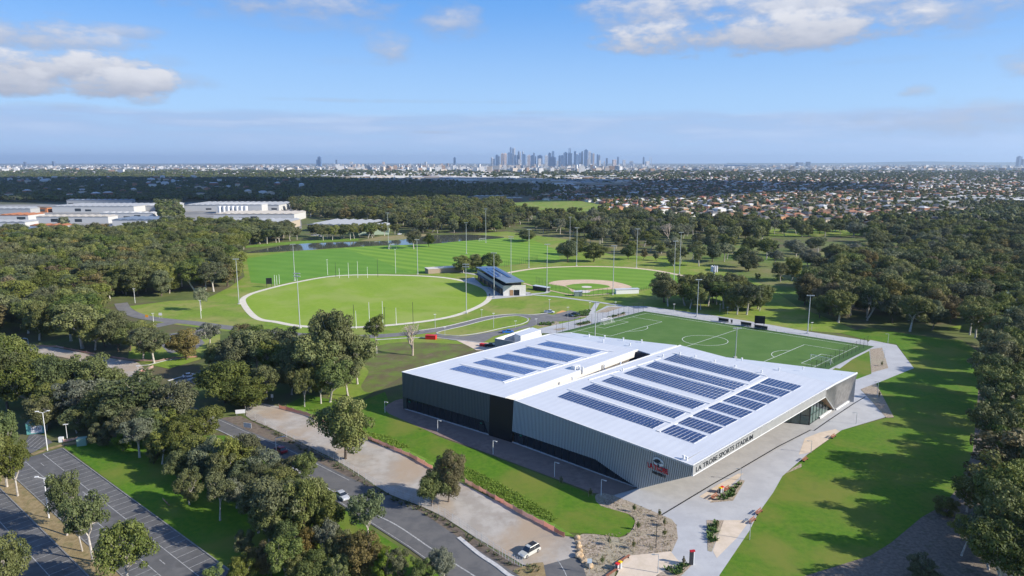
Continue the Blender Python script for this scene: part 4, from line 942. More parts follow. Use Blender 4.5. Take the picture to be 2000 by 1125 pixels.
fill([(0,470),(200,468),(330,462),(450,475),(478,486),(470,505),(468,530),(472,552),(430,570),(350,577),(262,580),(225,588),(200,604),(185,630),(180,655),(262,674),(288,690),(262,698),(200,688),(60,664),(-60,668),(-120,560),(-60,480)], 11.5, (13,20), ['gum','gum','round','gum','round','open','column'], FW)
fill([(200,660),(285,674),(290,692),(262,699),(180,686),(110,674)], 9, (10,13), ['round','gum','round'], FW)
fill([(330,448),(440,450),(580,458),(584,470),(480,482),(400,486),(330,470)], 11, (13,18), ['gum','gum','open','round','column'], 'trees in front of the warehouses')
fill([(600,462),(700,458),(760,456),(790,458),(740,466),(660,469),(600,472)], 13, (12,16), ['gum','open','gum'], 'row on the far lake bank', keep=.8)
fill([(560,402),(700,384),(830,386),(870,396),(935,402),(985,398),(1000,412),(1040,424),(1040,432),(990,450),(900,452),(860,448),(800,448),(770,446),(740,434),(620,428),(575,418)], 15, (13,19), ['gum','gum','round','column','round','open'], 'woodland behind the lake')
fill([(800,448),(900,452),(985,448),(985,456),(900,455),(800,457)], 11, (12,17), ['round','gum'], 'woodland behind the lake', keep=.8)
fill([(1040,424),(1130,428),(1200,423),(1300,433),(1500,446),(1700,453),(2000,452),(2100,455),(2100,500),(1850,505),(1700,492),(1690,464),(1500,466),(1480,480),(1300,478),(1160,468),(1040,452)], 14.5, (12,18), ['gum','gum','round','open','round','grey'], 'broad woodland on the right', keep=.66)
fill([(1140,472),(1300,480),(1500,488),(1700,496),(1860,520),(1700,545),(1560,570),(1500,545),(1400,520),(1290,505),(1200,492)], 17, (10,17), ['gum','round','open','gum','grey'], 'open paddock behind the pitch', keep=.62)
fill([(1560,602),(1580,560),(1640,538),(1750,515),(2000,505),(2100,520),(2120,640),(1960,640),(1900,655),(1780,648),(1700,640),(1600,628)], 10.5, (12,19), ['round','gum','gum','round','open','bronze'], 'dense belt behind the pitch', keep=.72)
fill([(1272,596),(1300,582),(1340,582),(1420,580),(1480,590),(1520,612),(1500,625),(1400,612),(1330,600)], 9, (12,17), ['gum','round','gum','open'], 'clump beside the phone tower', keep=.95)
RB = 'shady belt right of the mound lawn'
fill([(1918,670),(1960,660),(2010,690),(2060,860),(2110,1200),(1890,1200),(1895,1130),(1900,1080),(1910,1030),(1922,950),(1925,860),(1920,760)], 7.6, (13,20), ['gum','open','column','open','gum','open'], RB, wr=(.5,.75), keep=.78)
for a in [(1790,1135,1085,60,'shrub',RB),(1878,1085,1004,52,'open',RB),(1850,1010,970,46,'shrub',RB),(1888,1000,930,60,'gum',RB),(1905,660,590,60,'gum',RB),(1930,1112,1000,70,'gum',RB),(1978,1092,985,74,'gum',RB),(1965,1150,1045,80,'gum',RB),(1992,1042,950,64,'gum',RB),(1945,1045,955,60,'open',RB)]: tr(*a)
SV = 'paddock trees behind the diamond'
for a in [(1109,512,466,38,'round',SV),(1127,498,462,34,'round',SV),(1160,511,472,44,'round',SV),(1227,507,478,26,'round',SV),(1257,506,484,12,'column',SV),(1282,509,490,14,'column',SV),(1030,471,448,40,'round',SV),(1315,520,484,26,'round',SV),(1365,520,476,30,'gum',SV),(1462,530,488,44,'round',SV),(1480,546,533,12,'shrub',SV),(1521,549,534,18,'shrub',SV),(1656,527,478,50,'gum',SV),(1330,515,480,20,'gum',SV)]: tr(*a)
tr(905,533,497,42,'round','pavilion','rounded dark tree, left one of the pair behind the pavilion'); tr(958,530,491,46,'round','pavilion','rounded dark tree, right one of the pair behind the pavilion')
tr(930,531,495,38,'round','pavilion','middle rounded tree pressed between the pair behind the pavilion')
tr(393,607,560,34,'grey','oval','pale grey green tree on the grass left of the oval')
tr(808,486,447,36,'gum','lake','dark tree overhanging the lake water, left of the two'); tr(838,482,455,26,'round','lake','low rounded tree overhanging the lake, right of the two')

# drop trees that would stand on the built places
def clear(t):
    q = PX((t[0], t[1], 0))
    return not (1140 < q[0] < 1700 and 596 < q[1] < 640 and t[5].startswith('clump beside') and q[0] > 1500)
TREES = [t for t in TREES if clear(t)]
def inview(t):
    q = PX((t[0],t[1],0)); q2 = PX((t[0],t[1],t[2])); return -40 < q[0] < 2040 and q2[1] < 1125 and q[1] > 300
# 300 that show largest become individuals
seen = [t for t in TREES if inview(t)]
# hand placed ones first, then by apparent size
def app(t): return t[2]/math.hypot(t[0],t[1])
hand = [t for t in seen if t[6] or t[5] in (CPKL,LM,GS,GY,CG,SV)]
hid = set(map(id, hand)); rest = sorted([t for t in seen if id(t) not in hid], key=app, reverse=True)
ind = (hand+rest)[:298]; indid = set(map(id, ind)); bulk = [t for t in TREES if id(t) not in indid]
NAME = {'gum':'gum_tree','round':'bushy_tree','grey':'grey_leaved_tree','open':'open_gum_tree','column':'upright_tree','bronze':'bronze_tree','shrub':'large_shrub'}
DESC = {'gum':'pale trunked olive gum tree','round':'round crowned dark green tree','grey':'silvery grey green tree','open':'airy pale limbed gum tree','column':'narrow upright tree','bronze':'bronze tinged bushy tree','shrub':'low bushy green shrub'}
cats = {'shrub':'shrub'}
groups = {}
for t in ind: groups.setdefault((t[5],t[4]), []).append(t)
PROTO = {}; vi = 0
for (reg, kd), ts in groups.items():
    ts.sort(key=lambda t: PX((t[0],t[1],0))[0]); n = len(ts)
    for i, t in enumerate(ts):
        vs_, nw = KIND[kd]; vi += 1; k = vi % len(vs_); crm, trm = vs_[k]
        lab = t[6] or (f"{DESC[kd]} in the {reg}" if n == 1 else f"{DESC[kd]}, {ordn(i)} from left in the {reg}")
        lab = ' '.join(lab.split()[:16])
        e = empty(NAME[kd], (t[0],t[1],0), rng.uniform(0,6.28), lab, cats.get(kd,'tree'), 'trees of the '+reg)
        sw = t[3]/nw; sh = t[2]/10; sw = max(sw, sh*.55); e.scale = (sw, sw, sh)
        c = bpy.data.objects.new('crown', crm); C.objects.link(c); c.parent = e
        q = bpy.data.objects.new('trunk', trm); C.objects.link(q); q.parent = e
        PROTO.setdefault((kd,k), (c, q))
# bare tree
r_ = np.random.default_rng(99)
bt = MB(); bt.tube((0,0,0),(.1,0,1.8), .34,.28,7); stack = [((.1,0,1.8), Vector((0,0,1)), .30, 0)]
while stack:
    p, d, rr, lv = stack.pop(); p = Vector(p)
    if lv > 5: continue
    for i in range(3 if lv < 3 else 2):
        nd = (d+Vector(r_.normal(0,.42,3))+Vector((0,0,.18))).normalized(); L = 2.0*(.78**lv)*r_.uniform(.8,1.2); e2_ = p+nd*L
        bt.tube(p, e2_, rr*.85, rr*.55, 5, caps=False); stack.append((e2_, nd, rr*.62, lv+1))
M_TWIG = mat('dead_wood', (.42,.34,.27), .9, c2=(.52,.44,.36), scale=2)
e = empty('bare_tree', G(806,694), 0, 'leafless pinkish tree on the bare soil left of the stadium', 'tree'); tmesh = bt.mesh('branches', M_TWIG)
q = bpy.data.objects.new('branches', tmesh); C.objects.link(q); q.parent = e; e.scale = (1.35,1.35,1.45)
for px, py, s, lb in ((1168,455,1.3,'bare white tree in the woodland behind the diamond'),(1305,470,1.2,'bare white tree at the right end of woodland behind diamond')):
    e = empty('bare_tree', G(px,py), 1.0, lb, 'tree'); q = bpy.data.objects.new('branches', tmesh); C.objects.link(q); q.parent = e; e.scale = (s*1.5,s*1.5,s*1.6)
# instanced remainder
def scatter(name, pts, protos, mats=()):
    """pts: (x, y, scale_xy, scale_z, rot, variant); one object whose geometry nodes put a tree on each point"""
    me = bpy.data.meshes.new(name); n = len(pts); A_ = np.array([p[:6] for p in pts], dtype='f')
    me.vertices.add(n); co = np.zeros((n,3),'f'); co[:,:2] = A_[:,:2]; co[:,2] = -.05; me.vertices.foreach_set('co', co.reshape(-1))
    a = me.attributes.new('sc','FLOAT_VECTOR','POINT'); a.data.foreach_set('vector', np.stack([A_[:,2],A_[:,2],A_[:,3]],1).reshape(-1))
    a = me.attributes.new('rz','FLOAT_VECTOR','POINT'); z = np.zeros((n,3),'f'); z[:,2] = A_[:,4]; a.data.foreach_set('vector', z.reshape(-1))
    a = me.attributes.new('kind_id','INT','POINT'); a.data.foreach_set('value', A_[:,5].astype('i'))
    o = bpy.data.objects.new(name, me); C.objects.link(o); o['kind'] = 'stuff'
    ng = bpy.data.node_groups.new(name, 'GeometryNodeTree'); ng.interface.new_socket('Geometry', in_out='INPUT', socket_type='NodeSocketGeometry'); ng.interface.new_socket('Geometry', in_out='OUTPUT', socket_type='NodeSocketGeometry')
    N = ng.nodes; L = ng.links; gi = N.new('NodeGroupInput'); go = N.new('NodeGroupOutput'); jo = N.new('GeometryNodeJoinGeometry')
    def attr(nm, ty):
        q = N.new('GeometryNodeInputNamedAttribute'); q.data_type = ty; q.inputs['Name'].default_value = nm; return q
    sc = attr('sc','FLOAT_VECTOR'); rz = attr('rz','FLOAT_VECTOR'); kd = attr('kind_id','INT')
    for k, objs in enumerate(protos):
        cm = N.new('FunctionNodeCompare'); cm.data_type = 'INT'; cm.operation = 'EQUAL'
        ai = [s for s in cm.inputs if s.type == 'INT' and s.enabled]; L.new(kd.outputs[0], ai[0]); ai[1].default_value = k
        j2 = N.new('GeometryNodeJoinGeometry')
        for ob in objs:
            oi = N.new('GeometryNodeObjectInfo'); oi.inputs['Object'].default_value = ob; oi.transform_space = 'ORIGINAL'; L.new(oi.outputs['Geometry'], j2.inputs[0])
        ip = N.new('GeometryNodeInstanceOnPoints'); L.new(gi.outputs[0], ip.inputs['Points']); L.new(cm.outputs[0], ip.inputs['Selection']); L.new(j2.outputs[0], ip.inputs['Instance'])
        L.new(sc.outputs[0], ip.inputs['Scale']); L.new(rz.outputs[0], ip.inputs['Rotation']); L.new(ip.outputs[0], jo.inputs[0])
    L.new(jo.outputs[0], go.inputs[0]); md = o.modifiers.new('scatter','NODES'); md.node_group = ng
    return o
pk = list(PROTO.keys()); bykind = {}
for i, (kd, k) in enumerate(pk): bykind.setdefault(kd, []).append(i)
pts = []
for t in bulk:
    ids = bykind.get(t[4]) or bykind['gum']; v = ids[rng.integers(len(ids))]; nw = KIND[pk[v][0]][1]
    pts.append((t[0],t[1],t[3]/nw,t[2]/10,rng.uniform(0,6.28),v))
scatter('woodland', pts, [PROTO[k] for k in pk])
print('TREES', len(TREES), 'ind', len(ind), 'bulk', len(bulk))
# ================================================================== poles and lamps
def hgt(px, py, ytop):
    p = G(px, py); lo, hi = .5, 70
    for _ in range(30):
        h = (lo+hi)/2
        if PX((p.x,p.y,h))[1] > ytop: lo = h
        else: hi = h
    return p, h
def flood(px, py, ytop, label, bars=1):
    p, h = hgt(px, py, ytop); root = empty('floodlight_tower', (p.x,p.y,0), rng.uniform(-.2,.2), label, 'floodlight tower', 'floodlight towers round the sports fields')
    MB().tube((0,0,0),(0,0,h), .24, .12, 8).build('pole', M_POLE, root)
    MB().box((0,0,.25), (1.1,1.1,.5)).build('base', M_KERB, root)
    for j in range(bars):
        z = h-.2-j*1.3; MB().box((0,0,z), (3.2,.14,.14)).build('crossarm', M_POLE, root)
        for i in range(5):
            MB().box((-1.4+i*.7,-.2,z+.24), (.46,.4,.34)).build('floodlight', M_POLE, root)
near = 'beside the oval'
FL_ = [(576,548,477,'slim floodlight tower behind the left end of the oval',1),(586,641,534,'floodlight tower with dark lamp heads at the near left edge of the oval',2),
 (467,594,506,'floodlight tower standing on grass just left of the oval',1),(759,486,416,'floodlight tower at the lake edge behind the white goal net',1),
 (911,496,435,'floodlight tower in the middle of the striped field',1),(949,474,408,'floodlight tower at the far corner of the striped field by the lake',1),
 (816,536,468,'floodlight tower right behind the far rim of the oval',1),(911,612,516,'floodlight tower at the near right rim of the oval',2),
 (965,581,494,'floodlight tower directly in front of the pavilion',1),(998,536,462,'floodlight tower behind the pavilion roof',2),
 (1033,523,448,'floodlight tower at the back left of the baseball outfield',1),(1113,471,424,'distant floodlight tower above the big round tree cluster',1),
 (1126,519,445,'floodlight tower behind the outfield, in front of the round trees',1),(1068,570,477,'floodlight tower beside the left dugout of the diamond',1),
 (1197,576,480,'floodlight tower right of home plate of the diamond',1),(1243,523,447,'floodlight tower on the outfield bank behind the centre',1),
 (1316,552,471,'floodlight tower at the right edge of the outfield',1),(1327,535,454,'floodlight tower on the bank just beyond the right outfield path',1),
 (1361,619,546,'floodlight tower on the far side of the soccer pitch',1),(1577,652,577,'floodlight tower behind the right half of the soccer pitch',1),
 (1436,699,641,'floodlight tower on the near side of the soccer pitch behind the roof',1),(1162,662,590,'slim floodlight tower at the near left corner of the soccer pitch',1)]
for a in FL_: flood(*a)
def lamp(px, py, ytop, label, style='arm', rz=0.0, m=None, grp=None, name='street_lamp'):
    m = m or M_WHITE; p, h = hgt(px, py, ytop)
    root = empty(name, (p.x,p.y,0), rz, label, 'street lamp', grp or 'street lamps')
    r = .11 if h > 6 else .07
    MB().tube((0,0,0),(0,0,h*(.86 if style == 'curve' else 1)), r*1.2, r*.8, 7).build('pole', m, root)
    if style == 'arm':
        MB().box((.55,0,h-.05), (1.1,.08,.08)).build('arm', m, root); MB().box((1.0,0,h-.07), (.6,.26,.12)).build('lamp_head', m, root)
    elif style == 'double':
        for s in (-1,1):
            b_ = MB().tube((0,0,h-.1),(s*1.1,0,h+.35), .06, n=5); b_.build('arm', m, root); MB().box((s*1.35,0,h+.45), (.75,.36,.16)).build('lamp_head', M_WHITE, root)
    elif style == 'top':
        MB().box((0,0,h+.03), (1.2,.4,.12)).build('lamp_head', M_WHITE, root)
    else:
        pr = Vector((0,0,h*.86)); b_ = MB()
        for i in range(1,7):
            t = i/6; q = Vector((1.9*math.sin(t*1.5)*1.0, 0, h*.86+h*.14*math.sin(t*1.5))); q.x = 1.9*(1-math.cos(t*1.5)); b_.tube(pr, q, .07, n=5); pr = q
        b_.build('arm', m, root); MB().box((pr.x+.3,0,pr.z-.03), (.8,.28,.14)).build('lamp_head', M_WHITE, root)
gr1 = 'car park lamps'
lamp(93,880,806,'tall white twin headed lamp at the top corner of the car park','double',.2,grp=gr1); lamp(96,1012,934,'tall white twin headed lamp on the dry median of the car park','double',.2,grp=gr1)
lamp(132,860,829,'short white lamp between the white cabinet and the green transformer box','top',.2,grp=gr1)
for a in [(366,830,782,'curved arm street lamp at the roadside, left of the gravel yard','curve',0.2),(540,886,854,'curved arm street lamp on the near side of the main road','curve',.3),(203,722,697,'curved arm street lamp at the pale gravel clearing','curve',2.9),(272,745,715,'straight lamp at the road edge below the gravel clearing','top',0),(56,676,661,'curved arm lamp at the far left end of the gravel clearing','curve',2.9),
 (264,592,564,'straight lamp with crossbar at the bend of the grey campus road','top',.3),(301,640,612,'straight lamp standing on the grass island left of the clump','top',.3),(393,622,587,'straight lamp beside the row of bikes on the campus road','top',.2),(242+398,537,507,'small lamp on the training field edge behind the oval','top',.2),(773,534,487,'small pole lamp behind the oval near the striped field','top',.2)]: lamp(*a)
gr2 = 'track lamps beside the stadium'
for i, (x, y, yt) in enumerate([(752,806,784),(855,842,820),(963,887,860),(1083,931,902),(1174,967,936)]):
    lamp(x, y, yt, f'slim white lamp on the lawn edge by the brown track, {ordn(i)} from left', 'arm', -.6, grp=gr2)
gr3 = 'plaza lamps'
for a in [(1281,1070,1018,'black lamp with bent head standing in the bark mulch bed',2.8,M_DARK),(1285,1119,1083,'grey lamp on the sand coloured paving at the bottom edge',3.0,M_POLE),(1464,1054,1016,'pale lamp at the near edge of the mound lawn',3.0,M_POLE),(1447,938,915,'pale lamp at the tip of the garden triangle near the bins',3.0,M_POLE),(1584,884,861,'grey lamp on the sand paving wedge right of the plaza',3.0,M_POLE),(1672,828,806,'grey lamp on the plaza near the entrance wall',3.0,M_POLE),(1713,776,745,'grey lamp in the upper mulch wedge',3.0,M_POLE),(1727,700,684,'grey lamp on the upper path bend',3.0,M_POLE),(1734,671,652,'small lamp on grass at the far right corner of the pitch',3,M_POLE)]:
    lamp(a[0],a[1],a[2],a[3],'arm',a[4],a[5],gr3)
gr4 = 'campus road lamps'
for i, (x, y, yt) in enumerate([(850,641,614),(869,655,639),(941,622,605),(964,641,612),(1007,640,627),(1047,634,623),(1073,608,585),(1109,622,600),(1152,605,591),(1202,600,590),(1316,611,594),(1406,609,594),(1421,614,600),(1585,646,630)]):
    lamp(x, y, yt, f'thin grey lamp by the campus roads, {ordn(i)} from the left', 'top', .3, M_POLE, gr4)
# phone tower
p, h = hgt(1392,580,519); root = empty('phone_tower', (p.x,p.y,0), .3, 'pale green mobile phone tower with a ring of white antennas above trees', 'phone tower')
MB().tube((0,0,0),(0,0,h-3), .75, .5, 10).build('pole', mat('pale_green_paint', (.40,.46,.40), .6), root)
for k in range(7):
    a = k*2*math.pi/7; MB().box((1.7*math.cos(a),1.7*math.sin(a),h-1.8), (.45,.75,3.4), a).build('antenna', M_WHITE, root)
MB().tube((0,0,h-3.2),(0,0,h-.4), 1.1, 1.1, 8).build('platform', M_POLE, root)
# goal posts, nets, scoreboards
for j, (xs, nm) in enumerate((([(663,543,524),(681,543,513),(699,543,510),(718,543,521)],'far'),([(722,640,590),(748,637,588),(774,634,601),(696,642,607)],'near'))):
    for i, (x, y, yt) in enumerate(xs):
        p, h = hgt(x, y, yt); MB().tube((0,0,0),(0,0,h), .14, .09, 6).build('goal_post', M_WHITE, label=f'tall white goal post, {ordn(sorted(q[0] for q in xs).index(x))} from left at the {nm} rim of oval', cat='goal post', group=f'goal posts at the {nm} end of the oval').location = (p.x,p.y,0)
for i, (x, y, yt) in enumerate([(656,541,513),(738,541,505),(692,640,595),(752,640,600),(807,634,590)]):
    p, h = hgt(x, y, yt); MB().tube((0,0,0),(0,0,h), .12, .1, 6).build('net_pole', M_DARK, label=f'thin black net pole at the oval rim, {ordn(i)} of five', cat='pole', group='black net poles at the oval').location = (p.x,p.y,0)
for i, (x, y, yt) in enumerate([(537,559,537),(541,557,538),(546,555,536)]):
    p, h = hgt(x, y, yt); MB().tube((0,0,0),(0,0,h), .12, .1, 6).build('flag_pole', M_WHITE, label=f'short white flagpole beside the oval scoreboard, {ordn(i)} from left', cat='flagpole', group='flagpoles by the scoreboard').location = (p.x,p.y,0)
def board(px, py, ytop, wd, label, rz=0.0):
    p, h = hgt(px, py, ytop); root = empty('scoreboard', (p.x,p.y,0), rz, label, 'scoreboard')
    MB().box((0,0,h*.68), (wd,.4,h*.64)).build('screen', M_BLACK, root)
    for s in (-1,1): MB().box((s*wd*.42,.1,h*.2), (.2,.2,h*.4)).build('leg', M_DARK, root)
board(526,561,543,3.4,'black scoreboard panel on legs at the left rim of the oval',.3); board(1483,640,617,4.6,'black scoreboard on two legs on the far side of soccer pitch',-.35)
def goal(px0, px1, hh, label, dep=2.2, sgn=1, m=None):
    a, b_ = G(*px0), G(*px1); root = empty('soccer_goal', ((a.x+b_.x)/2,(a.y+b_.y)/2,0), math.atan2(b_.y-a.y,b_.x-a.x), label, 'goal'); L = (b_-a).length/2
    for s in (-1,1):
        MB().tube((s*L,0,0),(s*L,0,hh), .09, n=6).build('post', M_WHITE, root)
        MB().tube((s*L,0,hh),(s*L,sgn*dep,0), .05, n=5).build('side_stay', M_WHITE, root)
    MB().tube((-L,0,hh),(L,0,hh), .09, n=6).build('crossbar', M_WHITE, root)
    n = MB()
    for k in range(1,12): x = -L+2*L*k/12; n.tube((x,0,hh),(x,sgn*dep,0), .02, n=3, caps=False)
    for k in range(1,6): t = k/6; n.tube((-L,sgn*dep*t,hh*(1-t)),(L,sgn*dep*t,hh*(1-t)), .02, n=3, caps=False)
    n.build('net', M_WHITE, root, kind='stuff')
a_, b_ = P2(PL,PWid/2-3.66), P2(PL,PWid/2+3.66)
goal((1583,704),(1622,713), 2.5, 'white soccer goal standing loose at the near right of the pitch',2.2,1)
pa, pb = PX(P2(-.3,PWid/2-4)), PX(P2(-.3,PWid/2+4)); goal(pa, pb, 2.5, 'white soccer goal at the left goal line of the pitch',2.2,1)
goal((761,487),(775,486), 4.5, 'big pale goal with net at the lake edge of striped field',2,1); goal((936,472),(949,471), 3, 'small white goal at the far end of the striped field',2,1)
# ball-stop fences at the pitch ends: posts, rails and wires
def netfence(pts, hh, n, label, name='ball_stop_fence', wires=6, fm=None):
    root = empty(name, (pts[0].x,pts[0].y,0), 0, label, 'fence')
    for i in range(len(pts)-1):
        a, b_ = pts[i], pts[i+1]
        for k in range(n+(i == len(pts)-2)):
            q = a.lerp(b_, k/n); MB().tube((q.x,q.y,0),(q.x,q.y,hh), .055, n=5).build('post', fm or M_DARK, root, world=True)
    m = MB()
    for i in range(len(pts)-1):
        a, b_ = pts[i], pts[i+1]
        for j in range(wires+1): z = hh*(j+.3)/(wires+.5); m.tube((a.x,a.y,z),(b_.x,b_.y,z), .018, n=3, caps=False)
        L = (b_-a).length; c = int(L/.9)
        for k in range(c): q = a.lerp(b_, (k+.5)/c); m.tube((q.x,q.y,.05),(q.x,q.y,hh), .014, n=3, caps=False)
    m.build('wire_mesh', fm or M_DARK, root, world=True, kind='stuff'); return root
netfence([P2(PL+3,-2),P2(PL+3,PWid+2)], 4.6, 16, 'tall black ball stop fence behind the right end of soccer pitch')
netfence([P2(-3,-2),P2(-3,PWid)], 5.2, 16, 'tall black ball stop fence behind the left end of soccer pitch')
netfence([P2(-2,-3.4),P2(PL+3,-3.4)], 1.1, 30, 'low grey rail fence along the far touchline of soccer pitch', 'rail_fence', 2, M_POLE)
netfence([G(1047,553),G(1078,567),G(1118,578),G(1150,580),G(1195,577)], 4.5, 5, 'dark net backstop fence curving behind home plate', 'backstop_fence')
netfence([G(1225,573),G(1262,566),G(1295,559)], 2.2, 8, 'dark low fence on the right side of the diamond', 'side_fence', 4)
netfence([G(985,522),G(1010,518),G(1035,514),G(1050,511)], 5, 6, 'dark net fence between striped field and baseball outfield', 'field_fence')
# bench shelters on the far side of the pitch
for i, (x, y) in enumerate([(1412,629),(1456,637),(1485,643.5),(1428,632)]):
    p = G(x, y); root = empty('team_shelter', (p.x,p.y,0), math.atan2(Lu.y,Lu.x), ['black team shelter at the middle of the far touchline, left one','black team shelter right of the first on the far touchline','low black bench box near the scoreboard on the far touchline','dark box cabinet between the team shelters'][i], 'shelter', 'team shelters on the far touchline')
    Ls = (5,5,6,.8)[i]
    MB().box((0,.6,.9), (Ls,.08,1.7)).build('back_panel', M_DARK, root); MB().box((0,0,1.8), (Ls,1.4,.08)).build('roof', M_DARK, root); MB().box((0,.2,.45), (Ls*.9,.4,.08)).build('bench', M_POLE, root)
# chain link fence along the road side of the gravel yard
fp = gp([(480,805),(560,855),(620,885),(663,905),(700,930),(760,965),(820,988),(869,1009),(930,1052),(975,1084),(1000,1100),(1020,1108)])
root = netfence(fp, 1.9, 4, 'wire mesh fence with grey posts between road and gravel yard', 'wire_fence', 3, M_POLE)
# orange safety fence with separate panels
M_ORG = leafmat('orange_safety_mesh', (.74,.50,.42), (.74,.50,.42)); M_ORG.node_tree.nodes['Mix Shader'].inputs[0].default_value = .6; M_STAKE = mat('stake', (.42,.34,.28), .7)
def safety(px, label, step=3.0, hh=1.25):
    P = gp(px); root = empty('safety_fence', (P[0].x,P[0].y,0), 0, label, 'safety fence', 'orange mesh safety fences')
    S = [P[0]]; 
    for i in range(len(P)-1):
        L = (P[i+1]-P[i]).length; n = max(1, round(L/step)); S += [P[i].lerp(P[i+1], k/n) for k in range(1, n+1)]
    for i in range(len(S)-1):
        a, b_ = S[i], S[i+1]; z0, z1 = hh*rng.uniform(.82,1.0), hh*rng.uniform(.82,1.0); c = (a+b_)/2; sg = rng.uniform(.1,.22); t = (b_-a).normalized()*.03; nn = Vector((-t.y,t.x,0))
        vs = [a+t, c, b_-t]; top = [z0, (z0+z1)/2-sg, z1]
        V_ = [Vector((v.x,v.y,.05)) for v in vs]+[Vector((v.x,v.y,z)) for v, z in zip(vs, top)]; V_ += [v+nn for v in V_]
        MB().add(V_, [(0,1,4,3),(1,2,5,4),(6,9,10,7),(7,10,11,8),(3,4,10,9),(4,5,11,10)]).build('mesh_panel', M_ORG, root, world=True)
        MB().tube((a.x,a.y,0),(a.x,a.y,hh+.25), .03, n=4).build('stake', M_STAKE, root, world=True)
safety([(545,797),(600,812),(635,826),(668,842)], 'orange safety fence at the top left of the gravel yard')
safety([(712,856),(754,873),(800,892),(845,917)], 'orange safety fence between the lone gum and the brown tipped tree')
safety([(908,943),(950,966),(1020,1006),(1062,1027),(1103,1050)], 'longest orange safety fence along the long grass, right of brown tipped tree')
safety([(262,735),(280,727),(300,718)], 'short bright orange safety fence at the gravel clearing corner', 3)
safety([(60,676),(110,678),(200,696),(262,705),(300,706)], 'low orange fence along the far side of the gravel clearing', 5, .8)
safety([(124,864),(140,861),(153,858)], 'crumpled orange fence beside the green transformer box', 2, .9)
safety([(318,976),(331,989)], 'fallen scrap of orange mesh on the lawn by the car park', 1.5, .5)
safety([(300,708),(340,700),(385,698)], 'reddish barrier fence in the shade left of the clump', 4, .8)

# ================================================================== vehicles
M_TYRE = mat('tyre_rubber', (.02,.02,.02), .85); M_RIM = mat('wheel_rim', (.5,.5,.52), .35, .7); M_HL = mat('headlight_lens', (.75,.76,.78), .15, spec=.8); M_TL = mat('tail_light_red', (.35,.02,.02), .3); M_WIN = mat('car_glass', (.02,.025,.03), .08, spec=.9)
def paint(n, c): return mat(n, c, .28, .25, spec=.6)
def car(px, py, rz, col, style, label, cat='car', L=4.6):
    p = G(px, py); root = empty({'ute':'utility_truck','wagon':'station_wagon'}.get(style,'parked_car'), (p.x,p.y,0), rz, label, cat)
    W2 = .92; zr = 1.75 if style == 'wagon' else 1.5; zb = .95
    def hull(prof, w0, w1, name, m, par=root):
        """side profile (x, z) swept across, narrower towards the top"""
        zs = [z for _, z in prof]; lo, hi = min(zs), max(zs); n = len(prof); f = lambda z: w0+(w1-w0)*(z-lo)/(hi-lo)
        vs = [(x, -f(z), z) for x, z in prof]+[(x, f(z), z) for x, z in prof]
        tri = tessellate_polygon([[Vector((x,z,0)) for x, z in prof]]); fs = []
        for t in tri: fs.append(tuple(t)); fs.append(tuple(i+n for i in reversed(t)))
        for i in range(n): j = (i+1)%n; fs.append((i, i+n, j+n, j))
        mb = MB().add(vs, fs); o = mb.build(name, m, par); bm = bmesh.new(); bm.from_mesh(o.data); bmesh.ops.recalc_face_normals(bm, faces=bm.faces); bm.to_mesh(o.data); bm.free(); return o
    h = L/2
    body = hull([(-h,.35),(-h+.05,.80),(-h+.25,zb),(h-1.2,zb-.02),(h-.25,.78),(h,.6),(h,.35),(h-.5,.24),(-h+.5,.24)], W2, W2-.10, 'body', col)
    if style == 'sedan': gp_, rp = [(-h+.55,zb-.02),(-h+1.25,zr-.06),(.25,zr-.04),(h-1.35,zb-.04)], [(-h+1.2,zr-.08),(-h+1.35,zr),(.15,zr),(.35,zr-.08)]
    elif style == 'wagon': gp_, rp = [(-h+.15,zb-.02),(-h+.5,zr-.06),(.45,zr-.04),(h-1.2,zb-.04)], [(-h+.45,zr-.08),(-h+.6,zr),(.35,zr),(.55,zr-.08)]
    else: gp_, rp = [(-.5,zb-.02),(-.35,zr+.05),(.8,zr+.07),(h-1.15,zb-.04)], [(-.42,zr+.02),(-.3,zr+.12),(.75,zr+.12),(.92,zr+.02)]
    hull(gp_, W2-.09, W2-.26, 'window_glass', M_WIN); hull(rp, W2-.22, W2-.27, 'roof', col)
    for s in (-1,1):
        for x in ((gp_[1][0]+gp_[2][0])/2,): MB().box((x, s*(W2-.17), (zb+zr)/2-.02), (.07,.06,zr-zb-.06)).build('door_pillar', col, root)
        MB().box((h-.03, s*.62, .68), (.09,.34,.14)).build('headlight', M_HL, root); MB().box((-h+.03, s*.66, .78), (.09,.26,.16)).build('tail_light', M_TL, root)
        MB().box((h-1.35, s*(W2+.06), zb+.04), (.12,.18,.12)).build('wing_mirror', col, root)
        for x in (-h+.85, h-.88):
            wroot = MB().tube((x, s*(W2-.20), .33),(x, s*(W2+.01), .33), .33, n=14).build('tyre', M_TYRE, root)
            MB().tube((x, s*(W2-.0), .33),(x, s*(W2+.025), .33), .20, n=10).build('rim', M_RIM, root)
    if style == 'wagon':
        for s in (-1,1): MB().box((-.55, s*.62, zr+.06), (2.3,.05,.05)).build('roof_rail', M_DARK, root)
        MB().box((-.9,0,zr+.10), (1.3,1.1,.10)).build('roof_rack', M_DARK, root)
    if style == 'ute':
        hull([(-h+.05,zb-.02),(-h+.05,zb+.25),(-.55,zb+.25),(-.55,zb-.02)], W2-.03, W2-.06, 'tray', col)
        MB().box((-h/2-.3,0,zb+.262), (1.45,1.5,.02)).build('tray_bed', M_DARK, root)
    return root
mr_dir = math.atan2(*(lambda d: (d.y, d.x))(G(708,1005)-G(640,955)))
car(668,972, mr_dir, paint('silver_paint',(.55,.57,.60)), 'sedan', 'silver sedan driving on the near lane of the main road')
